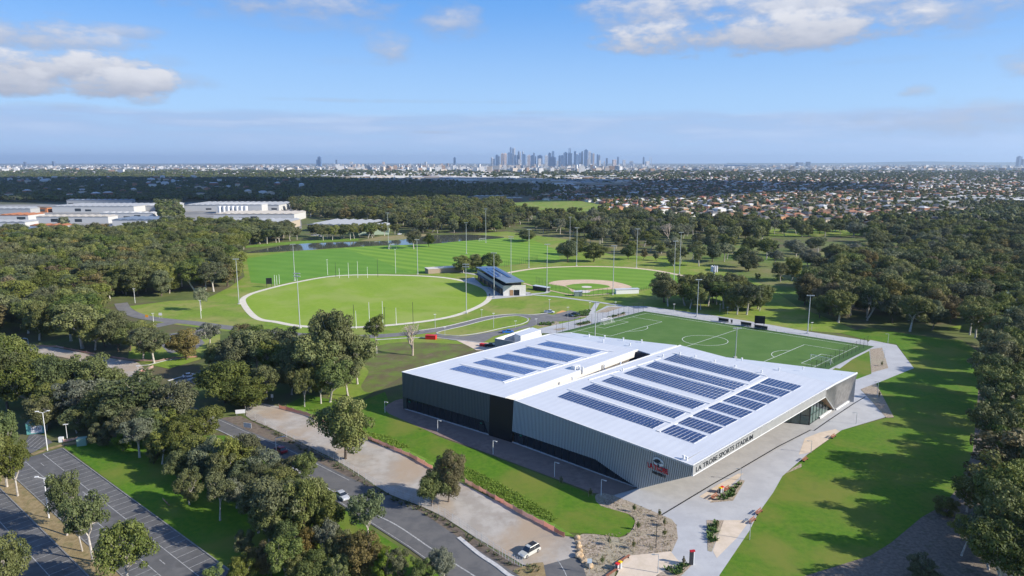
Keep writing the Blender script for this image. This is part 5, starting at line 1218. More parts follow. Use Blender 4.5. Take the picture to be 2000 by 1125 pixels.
car(1034,1081, math.atan2(*(lambda d: (d.y,d.x))(G(1016,1090)-G(1052,1070))), paint('champagne_paint',(.60,.60,.54)), 'wagon', 'pale station wagon with dark roof rack parked at the gravel yard corner', L=4.8)
car(549,882, mr_dir+math.pi, paint('maroon_paint',(.28,.02,.03)), 'sedan', 'dark red car on the main road behind the street lamp')
car(570,917, mr_dir, paint('white_car_paint',(.75,.75,.76)), 'sedan', 'white car on the road half hidden behind roadside trees')
car(992,650, .25, paint('blue_paint',(.03,.16,.55)), 'ute', 'bright blue utility truck in the delivery yard', 'truck', 5.2)
car(1073,611, -.3, MATS['white_car_paint'], 'ute', 'white utility truck on the grass edge by the orange gravel bay', 'truck', 5.2)
car(1113,618, -.7, paint('dark_blue_paint',(.03,.05,.07)), 'sedan', 'dark car parked in the campus bay, left of the pair'); car(1124,615.5, -.7, paint('black_paint',(.015,.016,.018)), 'sedan', 'black car parked in the campus bay, right of the pair')
car(331,663, .2, paint('navy_paint',(.02,.05,.10)), 'sedan', 'navy car in the shaded gravel lot, front one of two'); car(341,660, .2, MATS['black_paint'], 'sedan', 'black car behind the navy car in the shaded lot')
car(370,736, .6, MATS['white_car_paint'], 'sedan', 'white car waiting on the side road beside the round trees')
car(957,677, .3, MATS['black_paint'], 'ute', 'dark small truck beside the plant enclosure', 'truck', 4.6)
def cbox(name, px, py, d, rz, m, label, cat, mr=None):
    p = G(px, py); root = empty(name, (p.x,p.y,0), rz, label, cat); MB().box((0,0,d[2]/2), d).build('body', m, root); MB().box((0,0,d[2]+.04), (d[0]*1.06,d[1]*1.06,.08)).build('lid', mr or m, root); return root
cbox('skip_bin', 842,662, (4.6,2.2,1.7), -.2, mat('red_skip_paint', (.60,.03,.03), .5), 'red metal skip bin at the campus road kerb', 'skip bin')
cbox('skip_bin', 945,676, (3.2,1.8,1.0), -.4, MATS['red_skip_paint'], 'small red skip next to the plant enclosure', 'skip bin')
cbox('utility_shed', 73,843, (4.2,3.4,3.2), .35, mat('teal_paint', (.10,.30,.29), .6, c2=(.13,.35,.33), scale=1), 'teal utility shed with a graffiti tagged white door by the north stalls', 'shed', M_SHEDG)
p = G(73,843); sh_ = [o for o in C.objects if o.name.startswith('utility_shed')][0]
MB().box((.35,-1.73,1.45), (2.8,.06,2.3)).build('door', mat('whitish_door', (.58,.58,.60), .6), sh_)
gsc = MB()
for pts_ in ([(-.7,1.0),(-.7,2.0),(-.2,2.0)],[(-.7,1.5),(-.3,1.5)],[(0,1.9),(.45,1.9),(0,1.1),(.5,1.1)],[(.75,2.0),(.75,1.2),(1.2,1.2),(1.2,1.6),(.75,1.6)]):
    for a, b_ in zip(pts_, pts_[1:]): gsc.tube((a[0]+.1,-1.775,a[1]), (b_[0]+.1,-1.775,b_[1]), .05, n=4)
gsc.build('graffiti', mat('graffiti_paint', (.12,.05,.12), .6), sh_)
cbox('transformer_box', 161,869, (2.3,1.6,2.0), .35, mat('pale_green_box', (.25,.38,.31), .6), 'pale green transformer box on a concrete pad beside the car park lawn', 'transformer box')
cbox('electrical_cabinet', 120,863, (1.1,.7,1.3), .2, M_WHITE, 'small white electrical cabinet beside the short lamp', 'cabinet')
def sign(px, py, ytop, wd, hh, m, label, rz=0.0):
    p, h = hgt(px, py, ytop); root = empty('sign', (p.x,p.y,0), rz, label, 'sign')
    MB().box((0,-.05,h-hh/2), (wd,.06,hh)).build('board', m, root)
    for s in ((-1,1) if wd > 1.4 else (0,)): MB().box((s*wd*.38,0,h/2), (.07,.05,h)).build('post', M_POLE, root)
sign(484,838,826, 2.6,1.4, M_WHITE, 'white notice board on the verge between road and yard', -.3); sign(470,812,800, 2.8,1.2, M_WHITE, 'white banner sign on the yard fence under the olive trees', .2)
sign(532,783,770, .8,1.1, M_WHITE, 'small white sign on a post at the yard entrance'); sign(314,622,611, 1.6,1.3, M_WHITE, 'white sign beside the campus road bend'); sign(287,622,615, 1.5,1.2, mat('orange_sign', (.75,.30,.03), .6), 'orange diamond warning sign beside the campus road'); sign(1151,1120,1091, .9,.9, MATS['pale_sign'], 'pale blue square sign on a post among the boulders')
# wayfinding pillar
p, h = hgt(1351,1103,1075); root = empty('wayfinding_pillar', (p.x,p.y,0), .15, 'tall dark pillar sign with a red top beside the plaza path', 'sign')
MB().box((-.12,0,h*.47), (.75,.28,h*.94)).build('panel', M_DARK, root); MB().box((.34,0,h*.47), (.16,.32,h*.94)).build('edge', M_WHITE, root); MB().box((0,0,h*.97), (1.0,.4,h*.09)).build('cap', M_RED, root)
# bins and benches
def bin_(p, label, mlid, rz):
    root = empty('litter_bin', (p.x,p.y,0), rz, label, 'bin', 'paired litter bins'); MB().box((0,0,.62), (.62,.62,1.2)).build('body', M_POLE, root); MB().box((0,0,.6), (.64,.3,1.0)).build('slot_panel', M_DARK, root); MB().box((0,0,1.3), (.74,.74,.20), taper=.8).build('lid', mlid, root)
M_YEL = mat('yellow_lid', (.85,.52,.02), .4); M_REDL = mat('red_lid', (.70,.03,.03), .4)
p = G(1406.5,963); bin_(p, 'yellow lidded bin beside the garden triangle on plaza', M_YEL, .8); bin_(p+bc*.85, 'red lidded bin beside the garden triangle on plaza', M_REDL, .8)
p = G(1205,1113); bin_(p, 'red lidded bin at the edge of the bark mulch bed', M_REDL, .9); bin_(p+bc*.9, 'yellow lidded bin at the edge of the bark mulch bed', M_YEL, .9)
M_SLAT = mat('red_brown_timber', (.26,.10,.06), .6, c2=(.34,.15,.09), scale=3)
def bench(px, py, rz, label, L=2.6, back=True):
    p = G(px, py); root = empty('park_bench', (p.x,p.y,0), rz, label, 'bench', 'timber benches on the plaza')
    for k in range(3): MB().box((0,-.18+k*.18,.46), (L,.13,.05)).build('slat', M_SLAT, root)
    for s in (-1,1): MB().box((s*L*.38,0,.22), (.08,.45,.43)).build('leg', M_DARK, root)
    if back:
        for k in range(2): MB().box((0,.30,.66+k*.18), (L,.05,.13)).build('backrest_slat', M_SLAT, root)
pr = math.atan2(bc.y, bc.x)
for a in [(1396,973,pr,'bench left of the bins at the garden triangle'),(1420,958,pr,'bench right of the bins at the garden triangle'),(1628,855,pr,'bench on the sand wedge beside the mound lawn'),(1573,900,pr,'bench at the narrow bed by the mound lawn edge'),(1483,1003,pr,'upper bench at the near edge of mound lawn'),(1470,1020,pr,'lower bench at the near edge of mound lawn')]: bench(*a)
bench(1217,1096,pr,'long backless timber bench at the top of the sand paving',4.2,False); bench(1196,1121,pr,'long backless timber bench at the bottom of the sand paving',3.6,False)
# boulders along the entry
M_BOUL = mat('sandstone_boulder', (.42,.29,.16), .9, c2=(.56,.42,.27), scale=1.2, bump=.6, bscale=4)
for i, (x, y, s) in enumerate([(1126,1052,.9),(1128,1062,.75),(1131,1069,.85),(1131,1078,.9),(1131,1088,1.2),(1140,1097,1.05),(1150,1108,1.1),(1146,1103,.7),(1135,1092,.6)]):
    bm = bmesh.new(); bmesh.ops.create_icosphere(bm, subdivisions=2, radius=s*.66)
    for v in bm.verts: f = 1+.22*math.sin(v.co.x*4+i)+.2*math.cos(v.co.y*5+i*2)+rng.normal(0,.05); v.co *= f; v.co.z *= .75
    me = bpy.data.meshes.new('boulder'); bm.to_mesh(me); bm.free(); me.materials.append(M_BOUL); o = bpy.data.objects.new('boulder', me); C.objects.link(o); p = G(x,y); o.location = (p.x,p.y,s*.3); o.rotation_euler = (0,0,i)
    tag(o, f'brown sandstone boulder edging the mulch bed, {ordn(sorted([52,62,69,78,88,97,108,103,92]).index(y-1000))} from the top', 'boulder', 'boulders edging the mulch bed')
# people by the pavilion: tiny figures
M_SKIN = mat('skin', (.45,.28,.2), .6)
def person(px, py, top, leg, label, rz=0):
    p = G(px, py); root = empty('person', (p.x,p.y,0), rz, label, 'person'); b_ = MB()
    for s in (-1,1): b_.tube((s*.1,0,.0),(s*.11,0,.85), .07, .10, 6, 1)
    b_.tube((0,0,.82),(0,0,1.42), .17, .21, 8, 0); b_.tube((0,0,1.42),(0,0,1.52), .08, .07, 6, 2); b_.tube((0,0,1.5),(0,0,1.76), .11, .09, 8, 2)
    for s in (-1,1): b_.tube((s*.23,0,1.4),(s*.29,.04,.85), .06, .045, 6, 0)
    b_.build('body', [top, leg, M_SKIN], root)
person(956.5,579, M_DARK, M_DARK, 'person in dark clothes standing on the oval path'); person(965.3,581, M_DARK, M_DARK, 'person in dark clothes by the floodlight tower base'); person(955.5,576, M_WHITE, M_DARK, 'person in white top on the path by the pavilion')
# young staked trees, planting in beds
M_STK = mat('timber_stake', (.30,.22,.15), .8)
lf = KIND['shrub'][0][1]
def sapling(px, py, label, s=.30):
    p = G(px, py); root = empty('young_tree', (p.x,p.y,0), rng.uniform(0,6), label, 'young tree', 'staked young trees')
    for q in (-1,1): MB().tube((q*.5,0,0),(q*.5,0,1.7), .045, n=5).build('stake', M_STK, root)
    MB().tube((0,0,0),(0,0,1.7), .03, n=5).build('stem', M_BARKD, root)
    c = bpy.data.objects.new('crown', KIND['column'][0][0][0]); C.objects.link(c); c.parent = root; c.scale = (s*.55,s*.55,s*.62); c.location = (0,0,.1)
for i, (x, y) in enumerate([(1096,944),(1153,969),(1190,1065),(1237,1072),(1246,1035),(1298,1049),(1298,1028),(1176,1103),(1239,1000),(1335,1104),(1400,1032),(1288,1010),(1722,715),(1717,775)]):
    sapling(x, y, f'small staked sapling, {ordn(sorted(range(14), key=lambda k: [1096,1153,1190,1237,1246,1298,1298.5,1176,1239,1335,1400,1288,1722,1717][k]).index(i))} from the left around the plaza beds')
def tufts(name, polys, dens, hh, m, wd=.35, nb=7):
    V = []; T_ = []
    for px in polys:
        P = gp(px); x0, x1 = min(p.x for p in P), max(p.x for p in P); y0, y1 = min(p.y for p in P), max(p.y for p in P)
        n = int((x1-x0)*(y1-y0)*dens)
        for x, y in zip(rng.uniform(x0,x1,n), rng.uniform(y0,y1,n)):
            if not inpoly(x, y, P): continue
            h_ = rng.uniform(.5,1.2)*hh; t0 = rng.uniform(0,1)
            for k in range(nb):
                a = rng.uniform(0,6.28); r0 = wd*rng.uniform(.1,.8); d = np.array([math.cos(a),math.sin(a)]); c = np.array([x,y])+d*r0*.5; tip = c+d*wd*rng.uniform(.5,1.3); s_ = np.array([-d[1],d[0]])*wd*.28
                V.append([(*(c-s_),0),(*(c+s_),0),(*(tip+s_*.6),h_*.8),(*(tip-s_*.6),h_*rng.uniform(.8,1.1))]); T_.append(np.clip(t0*.6+rng.uniform(0,.4),0,1))
    V = np.array(V,'f'); n = len(V); me = bpy.data.meshes.new(name); me.vertices.add(n*4); me.vertices.foreach_set('co', V.reshape(-1)); me.loops.add(n*4); me.loops.foreach_set('vertex_index', np.arange(n*4,dtype='i')); me.polygons.add(n); me.polygons.foreach_set('loop_start', np.arange(0,n*4,4,dtype='i')); me.update(calc_edges=True)
    at = me.attributes.new('tint','FLOAT','FACE'); at.data.foreach_set('value', np.array(T_,'f')); me.materials.append(m); o = bpy.data.objects.new(name, me); C.objects.link(o); o['kind'] = 'stuff'
tufts('bed_planting', [[(1384,1020),(1408,1018),(1398,1060),(1384,1060)],[(1400,978),(1446,942),(1450,945),(1430,974)],[(1290,1116),(1335,1102),(1345,1106),(1325,1125)],[(1050,636),(1060,630),(1088,630),(1075,636)],[(1123,634),(1150,628),(1152,631),(1132,636)],[(1118,620),(1132,609),(1155,604),(1148,617)],[(1186,620),(1220,612),(1195,621)]], 1.6, .75, leafmat('bed_leaves', (.05,.09,.03), (.12,.19,.06)), .5, 9)
tufts('long_grass', [[(690,838),(760,853),(805,875),(760,876),(700,852)],[(880,900),(940,925),(1020,968),(1090,1012),(1080,1022),(1000,985),(905,935)],[(905,938),(1000,984),(1060,1020),(1100,1046),(1060,1024),(940,962)],[(640,800),(700,825),(690,838),(600,800)]], 9, .42, leafmat('grass_blades', (.14,.24,.02), (.26,.36,.05)), .24, 5)
tufts('verge_weeds', [[(480,812),(560,856),(640,897),(700,934),(760,968),(820,990),(870,1014),(1000,1104),(990,1104),(860,1020),(760,976),(640,905),(555,862)],[(1010,1112),(1040,1102),(1060,1104),(1066,1120),(1000,1122)]], .9, .5, leafmat('weed_blades', (.08,.12,.03), (.17,.21,.06)), .45, 6)
tufts('bark_litter', [[(1162,971),(1195,968),(1290,1005),(1320,1026),(1311,1076),(1222,1084),(1200,1120),(1150,1120),(1128,1060),(1160,1046),(1232,1040),(1243,1018),(1226,1001),(1174,988)]], 1.5, .16, leafmat('litter_leaves', (.16,.12,.07), (.34,.29,.19)), .28, 4)
# ================================================================== warehouses, suburbs, city
WM = {k: mat(k, *v) for k, v in {'warehouse_white': ((.52,.52,.51),.6), 'warehouse_grey': ((.36,.37,.38),.6), 'warehouse_tan': ((.42,.36,.28),.7), 'warehouse_brown': ((.20,.15,.12),.8), 'roof_orange': ((.42,.17,.08),.8), 'roof_blue': ((.16,.20,.26),.5), 'roof_beige': ((.48,.44,.38),.7)}.items()}
M_WINB = mat('window_band', (.03,.04,.05), .2, spec=.7)
def ware(x0, x1, yb, yt, h, mr, mwall, label, skew=0.0, ridges=0, cat='warehouse', name='warehouse', bands=True):
    """front wall foot runs (x0..x1, yb); the roof reaches back to yt in the photograph"""
    a, b_ = G(x0,yb), G(x1,yb+skew)
    d = R((x0+x1)/2, yt, h).y-(a.y+b_.y)/2; d = max(d, 12); u = (b_-a).normalized(); v = Vector((-u.y,u.x,0))
    root = empty(name, (a.x,a.y,0), 0, label, cat); pl = [a, b_, b_+v*d, a+v*d]
    MB().prism(pl, 0, h).build('wall', mwall, root, world=True)
    o_ = .5; pl2 = [a-u*o_-v*o_, b_+u*o_-v*o_, b_+u*o_+v*(d+o_), a-u*o_+v*(d+o_)]; L = (b_-a).length
    MB().prism(pl2, h+.01, h+.45).build('roof', mr, root, world=True)
    if bands and L > 25:
        rg = MB(); nn = max(2, int(L/9))
        for k in range(nn):
            p = a+u*(L*(k+.5)/nn); q = p+v*d; w2 = L/nn*.5
            rg.add([(p.x-u.x*w2,p.y-u.y*w2,h+.455),(p.x+u.x*w2,p.y+u.y*w2,h+.455),(p.x,p.y,h+1.7),(q.x-u.x*w2,q.y-u.y*w2,h+.455),(q.x+u.x*w2,q.y+u.y*w2,h+.455),(q.x,q.y,h+1.7)], [(0,1,2),(5,4,3),(0,2,5,3),(1,4,5,2)])
        rg.build('roof_ridges', mr, root, world=True)
    if bands:
        n = max(2, int(L/14))
        for k in range(n):
            if rng.random() < .4:
                p = a+u*(L*(k+.2)/n)-v*.06; q = p+u*(L/n*.6)
                MB().prism([p, q, q+v*.04, p+v*.04], h*.2, h*rng.uniform(.45,.75)).build(*(('roller_door', mwall if rng.random() < .3 else M_WINB) if rng.random() < .5 else ('window', M_WINB)), root, world=True)
    for k in range(ridges):
        p = a+u*(L*(k+.5)/ridges); w_ = L/ridges*.40
        for t in np.linspace(.1,.8,4): c = p+v*d*t; MB().box((c.x,c.y,h+.8), (2.2,2.2,.7)).build('roof_vent', M_WHITE, root, world=True)
    return root
W = WM
ware(103,262,415,398,9,W['warehouse_grey'],W['warehouse_white'],'long grey roofed warehouse at the back of the left industrial estate',0,3)
ware(131,258,402,397,10,W['roof_blue'],W['warehouse_grey'],'blue grey roofed hall behind the long grey warehouse',0,2)
ware(72,212,436,421,8,W['roof_beige'],W['warehouse_white'],'beige roofed warehouse with white walls in the left estate',0,2)
ware(196,300,428,416,8,W['warehouse_white'],W['warehouse_white'],'white roofed warehouse behind the solar roofed shed',0,2)
ware(220,300,441,424,7,W['roof_blue'],W['warehouse_white'],'white shed with two blue solar roof halves beside the tree line',0,0)
ware(228,298,456,436,8,W['warehouse_white'],W['warehouse_tan'],'white roofed shed with tan front right of the estate trees',0,1)
ware(60,130,451,441,6,W['roof_orange'],W['warehouse_grey'],'low shed with an orange roof edge near the front of the estate')
ware(38,118,458,447,6,W['roof_blue'],W['warehouse_white'],'low blue roofed shed at the front left of the estate')
ware(100,185,468,454,7,W['warehouse_tan'],W['warehouse_tan'],'sandy tan roofed shed at the front of the estate')
ware(140,240,470,455,7,W['warehouse_white'],W['warehouse_white'],'white roofed shed at the front of the estate beside the tan one')
ware(0,56,431,417,7,W['roof_orange'],W['warehouse_white'],'orange roofed shed at the far left edge of the estate')
ware(-40,60,417,405,7,W['warehouse_grey'],W['warehouse_grey'],'grey roofed shed behind the orange roofed shed at left edge')
ware(15,92,415,407,7,W['warehouse_brown'],W['roof_orange'],'brown brick factory at the left behind the orange shed')
ware(-30,50,446,431,7,W['warehouse_grey'],W['warehouse_white'],'pale shed at the left edge in front of the orange roof')
ware(274,320,412,397,8,W['warehouse_white'],W['warehouse_grey'],'white box warehouse left of the tree lined avenue',0,1)
ware(362,545,412,395,9,W['warehouse_grey'],W['warehouse_white'],'grey roofed factory at the back of the estate right of the avenue',0,3)
ware(422,512,417,398,13,W['warehouse_white'],W['warehouse_white'],'tall white block with tanks on top of the right estate',0,0)
ware(418,575,432,413,9,W['roof_beige'],W['warehouse_white'],'broad cream roofed warehouse in the right estate',0,3)
ware(362,560,449,428,8,W['warehouse_grey'],W['warehouse_tan'],'long grey roofed warehouse behind the tree belt in the right estate',0,2)
for k in range(7): # white tanks
    p = G(430+k*8.5, 419); o = MB().tube((0,0,0),(0,0,12.5), 2.6, n=12).build('storage_tank', M_WHITE, label=f'white cylindrical tank, {ordn(k)} from left beside the tall white block', cat='tank', group='white tanks at the factory'); o.location = (p.x,p.y,0)
gl_ = ware(602,705,452,430,7.5,W['warehouse_grey'],M_WINB,'low sports hall with silver roof and dark glass behind the far lake bank',2,0,'hall','lakeside_hall')
gl_ = ware(700,760,459,437,6.5,W['warehouse_white'],mat('light_green_wall', (.42,.52,.40), .6),'pale green walled hall right of the silver roofed hall',-1,0,'hall','lakeside_hall')
for k, (x, y) in enumerate([(612,461),(619,460),(627,462),(780,458)]):
    car(x, y, .2*k, MATS['white_car_paint'], 'wagon', f'white van parked by the lakeside hall, {ordn(k)} from left', 'van', 5)
# residential blocks between woodland and city
ware(926,985,391,386,8,W['warehouse_white'],W['warehouse_tan'],'long white roofed apartment block above the creek woodland',0,0,'apartment block','apartment_block')
ware(960,1020,394,388,7,W['warehouse_white'],W['warehouse_brown'],'second white roofed apartment block right of the first',0,0,'apartment block','apartment_block')
for i, (x, y) in enumerate([(880,397),(893,394),(905,396),(918,398),(930,396),(944,397)]):
    ware(x-7, x+6, y, y-4, 7, WM['warehouse_grey'] if i % 2 else WM['roof_beige'], WM['roof_orange'], f'orange brick townhouse block, {ordn(i)} from left above the creek green', 0, 0, 'townhouse', 'townhouse')
# shopping centre and industrial strip (y 340..368)
mall = [(640,720,348,344),(690,790,352,348),(800,880,350,345),(860,990,352,346),(945,1030,360,352),(1005,1080,357,349),(1060,1100,362,355),(905,930,361,357),(750,830,356,352),(1090,1180,356,351),(1120,1230,364,360),(980,1060,347,343),(640,700,341,338),(560,640,345,342),(840,930,345,341),(1150,1180,367,364),(700,760,342,339)]
for i, (x0,x1,yb,yt) in enumerate(mall):
    ware(x0,x1,yb,yt,14 if i in (4,5,6) else 9, W['warehouse_grey' if i % 3 else 'roof_beige'], W['warehouse_white' if i % 2 else 'warehouse_tan'], f'distant pale big box store, {ordn(sorted(range(len(mall)), key=lambda k: mall[k][0]+mall[k][3]*.01).index(i))} from left in the shopping strip', 0, 0, 'store', 'big_box_store', bands=False)
for i, (x0,x1,yb,yt) in enumerate([(1725,1800,398,391),(1770,1850,393,386),(1800,1880,400,394),(1850,1935,392,386),(1895,1990,388,382),(1930,2010,392,386),(1980,2040,397,388)]):
    ware(x0,x1,yb,yt,6, M_WHITE, W['warehouse_white'], f'bright white roofed terrace row, {ordn(i)} from left in the right suburb', 0, 0, 'terrace row', 'terrace_row', bands=False)
# houses ------------------------------------------------------------------------
RC = [mat('tile_roof_grey', (.16,.16,.165), .8), mat('tile_roof_dark', (.09,.09,.10), .8), mat('tile_roof_terracotta', (.33,.16,.10), .8), mat('tile_roof_brown', (.24,.14,.09), .8), mat('tin_roof_white', (.62,.62,.62), .6), mat('tile_roof_red', (.34,.12,.08), .8), mat('tile_roof_cream', (.45,.38,.29), .8)]
RN = ['grey','dark grey','terracotta','brown','white','red','cream']
WC = [mat('wall_cream', (.55,.48,.38), .8), mat('wall_brick', (.32,.16,.10), .85), mat('wall_white', (.68,.67,.64), .8), mat('wall_orange_brick', (.45,.24,.13), .85)]
def hip(mbw, mbr, x, y, w_, d_, hw, hr, a, mi=(0,0)):
    ca_, sa_ = math.cos(a), math.sin(a); f = lambda px, py, z: (x+px*ca_-py*sa_, y+px*sa_+py*ca_, z)
    hx, hy = w_/2, d_/2; q = [(-hx,-hy),(hx,-hy),(hx,hy),(-hx,hy)]
    mbw.add([f(p[0],p[1],-.3) for p in q]+[f(p[0],p[1],hw) for p in q], [(0,1,5,4),(1,2,6,5),(2,3,7,6),(3,0,4,7)], mi[0])
    e = .5; rr = hx-hy*.95 if hx > hy else .1
    mbr.add([f(-hx-e,-hy-e,hw),f(hx+e,-hy-e,hw),f(hx+e,hy+e,hw),f(-hx-e,hy+e,hw),f(-rr,0,hw+hr),f(rr,0,hw+hr)], [(0,1,5,4),(2,3,4,5),(1,2,5),(3,0,4),(3,2,1,0)], mi[1])
HS = []
def houses(px, spacing, keep, colw, jit=.2, ang=.55, sz=(12,18), hk=1.0):
    P = gp(px); x0, x1 = min(p.x for p in P), max(p.x for p in P); y0, y1 = min(p.y for p in P), max(p.y for p in P)
    ca_, sa_ = math.cos(ang), math.sin(ang); cxx, cyy_ = (x0+x1)/2, (y0+y1)/2; Rr = math.hypot(x1-x0, y1-y0)/2
    n = int(Rr/spacing)+1; cw = np.array(colw)/sum(colw)
    for i in range(-n, n):
        for j in range(-n, n):
            if j % 3 == 2: continue                      # streets
            if rng.random() > keep: continue
            u_ = (i+rng.uniform(-jit,jit))*spacing; v_ = (j+rng.uniform(-jit,jit))*spacing
            x, y = cxx+u_*ca_-v_*sa_, cyy_+u_*sa_+v_*ca_
            if inpoly(x, y, P): HS.append((x, y, rng.uniform(*sz), rng.uniform(9,12), hk*rng.uniform(3,3.6)*(2 if rng.random() < .12 else 1), rng.uniform(1.8,2.8), ang+(math.pi/2 if rng.random() < .5 else 0)+rng.normal(0,.06), rng.choice(7, p=cw), rng.integers(4)))
cm = [4,2,2.5,2.5,4,.8,2.5]
houses([(1500,402),(1700,396),(1760,404),(1930,412),(1920,432),(1820,438),(1700,440),(1560,432),(1480,418)], 16.5, .97, [6,3,1,4,1.5,.3,3], ang=.3, sz=(13,18))
houses([(1040,400),(1200,412),(1330,424),(1560,436),(1480,400),(1300,385),(1100,372),(1040,385)], 19, .86, [4,2,4,3,4,1,3])
houses([(1100,372),(1300,385),(1480,400),(1720,396),(2040,384),(2040,362),(1700,362),(1300,358),(1080,362)], 22, .88, cm, ang=.7)
houses([(1240,358),(1700,362),(2040,362),(2040,347),(1240,347)], 31, .9, [2,1,2,1,6,1,3], ang=.4, sz=(14,24))
houses([(0,391),(330,390),(560,390),(560,372),(0,372)], 26, .5, cm, hk=2)
houses([(-20,372),(620,372),(620,350),(-20,350)], 40, .45, [2,1,1,1,5,1,3], sz=(14,26), hk=2.4)
houses([(-20,350),(620,350),(560,334),(-20,334)], 70, .35, [2,1,1,1,6,1,3], sz=(22,40))
houses([(620,368),(1000,372),(900,352),(640,352)], 40, .18, cm)
# far town, bigger blocks
houses([(1180,347),(2040,347),(2040,333),(1180,333)], 62, .75, [1,1,1,1,7,1,4], sz=(24,44))
HILL = gp([(985,404),(1005,396),(1060,391),(1130,392),(1195,402),(1160,412),(1060,416),(1000,412)])
HS = [h for h in HS if not inpoly(h[0], h[1], HILL)]
HS.sort(key=lambda h: math.hypot(h[0],h[1]))
HS = [h for h in HS if -30 < PX((h[0],h[1],0))[0] < 2030]
cnt = {}
for i, h in enumerate(HS[:298]):
    mw2, mr2 = MB(), MB(); hip(mw2, mr2, 0, 0, h[2], h[3], h[4], h[5], 0); cnt[h[7]] = cnt.get(h[7], -1)+1
    cols = [g for g in HS[:298] if g[7] == h[7]]; k = sorted(cols, key=lambda g: PX((g[0],g[1],0))[0]).index(h)
    e = empty('suburban_house', (h[0],h[1],0), h[6], f"{RN[h[7]]} roofed suburban house, {ordn(k)} from left of that colour beyond the woodland", 'house', 'suburban houses beyond the woodland')
    mw2.build('wall', WC[h[8]], e); mr2.build('roof', RC[h[7]], e)
fw, fr = MB(), MB()
for h in HS[298:]: hip(fw, fr, h[0],h[1],h[2],h[3],h[4],h[5],h[6],(h[8],h[7]))
n = len(fw.v); allb = MB(); allb.v = fw.v+fr.v; allb.f = fw.f+[tuple(a+n for a in f) for f in fr.f]; allb.mi = fw.mi+[m+4 for m in fr.mi]
allb.build('suburb_houses', WC+RC, kind='stuff')
print('HOUSES', len(HS))
# trees of the suburbs and the far woods: light crowns of about 150 faces
def lowcrown(seed, m):
    r = np.random.default_rng(seed); V = []; T_ = []
    for k in range(9):
        p = r.normal(0,1,3); p = p/np.linalg.norm(p)*np.array([3.0,3.0,2.2])*r.uniform(.5,1)+np.array([0,0,6]); cr = r.uniform(1.5,2.2)
        n = 34; d = r.normal(0,1,(n,3)); d /= np.linalg.norm(d,axis=1)[:,None]; c = p+d*cr; nr = d+r.normal(0,.3,(n,3)); nr /= np.linalg.norm(nr,axis=1)[:,None]
        a = np.cross(nr, r.normal(0,1,(n,3))); a /= np.linalg.norm(a,axis=1)[:,None]; b = np.cross(nr,a); s = 1.25*r.uniform(.6,1.2,n)[:,None]
        V.append(np.stack([c-a*s,c-b*s*.7,c+a*s,c+b*s*.7],1)*1.0); T_.append(np.clip(r.uniform(0,.6)+r.uniform(0,.4,n),0,1))
    V = np.concatenate(V); T_ = np.concatenate(T_); n = len(V); V[:,:,2] = np.maximum(V[:,:,2], .8)
    me = bpy.data.meshes.new('crown'); me.vertices.add(n*4); me.vertices.foreach_set('co', V.reshape(-1).astype('f')); me.loops.add(n*4); me.loops.foreach_set('vertex_index', np.arange(n*4,dtype='i')); me.polygons.add(n); me.polygons.foreach_set('loop_start', np.arange(0,n*4,4,dtype='i')); me.update(calc_edges=True)
    at = me.attributes.new('tint','FLOAT','FACE'); at.data.foreach_set('value', T_.astype('f')); me.materials.append(m); return me
low = []
for k, (m, px, py, lb) in enumerate([(L_OLIVE,1330,402,'olive street tree among the houses, left of three'),(L_DARK,1450,404,'dark street tree among the houses, middle of three'),(L_BRONZE,1560,398,'bronze street tree among the houses, right of three'),(L_GREY,1240,398,'grey green street tree among red roofed houses')]):
    p = G(px,py); e = empty('street_tree', (p.x,p.y,0), k, lb, 'tree'); o = bpy.data.objects.new('crown', lowcrown(50+k, m)); C.objects.link(o); o.parent = e
    t = MB().tube((0,0,0),(0,0,5), .3, .2, 5).build('trunk', M_BARKD, e); low.append((o,))
far = []
def fillf(px, k0, mult, hr, keep, vr):
    """spacing grows with distance"""
    P = gp(px); y0, y1 = min(p.y for p in P), max(p.y for p in P); y = y0
    while y < y1:
        sp = mult*max(9.0, k0*y); xs = [p.x for p in P]; x = min(xs)
        while x < max(xs):
            X_, Y_ = x+rng.uniform(-.5,.5)*sp, y+rng.uniform(-.5,.5)*sp
            if rng.random() < keep and inpoly(X_, Y_, P):
                hh = rng.uniform(*hr); s = hh/9*max(1, sp/11*.62); far.append((X_, Y_, s*rng.uniform(.85,1.25), hh/9*min(1.6,max(1, sp/22)), rng.uniform(0,6.28), vr[rng.integers(len(vr))]))
            x += sp
        y += sp
D1 = [0,1,1,0,1,3]
fillf([(-40,394),(120,396),(330,394),(362,394),(565,393),(575,400),(700,384),(900,384),(870,372),(700,358),(620,346),(-40,341)], .006, 1.12, (8,13), .84, D1)
fillf([(-40,342),(640,347),(1040,347),(900,334),(-40,333)], .006, 1.6, (7,11), .42, D1)
fillf([(620,348),(700,359),(870,372),(900,386),(1040,386),(1090,372),(1080,362),(1000,362),(820,352)], .0055, 1.3, (8,12), .30, D1)
fillf([(1040,410),(1200,418),(1500,442),(2040,445),(2040,384),(1720,396),(1480,400),(1300,385),(1090,366),(1040,385)], .0052, 1.75, (5.5,9.5), .72, [0,1,2,0,1,3])
fillf([(1090,366),(1300,385),(1480,400),(1720,396),(2040,384),(2040,360),(1600,358),(1080,360)], .0055, 1.6, (5,8.5), .62, [0,1,1,2,3])
fillf([(960,360),(2040,360),(2040,334),(960,334)], .0062, 1.5, (6,9.5), .50, [1,1,0,3])
fillf([(1640,438),(2040,440),(2040,408),(1940,412),(1900,424)], .0055, 1.1, (9,14), .8, D1)
fillf([(305,396),(350,396),(356,450),(322,470),(318,440)], .0055, 1.1, (10,15), .8, D1)
fillf([(60,440),(240,440),(240,452),(60,452)], .0055, 2.2, (8,12), .4, D1)
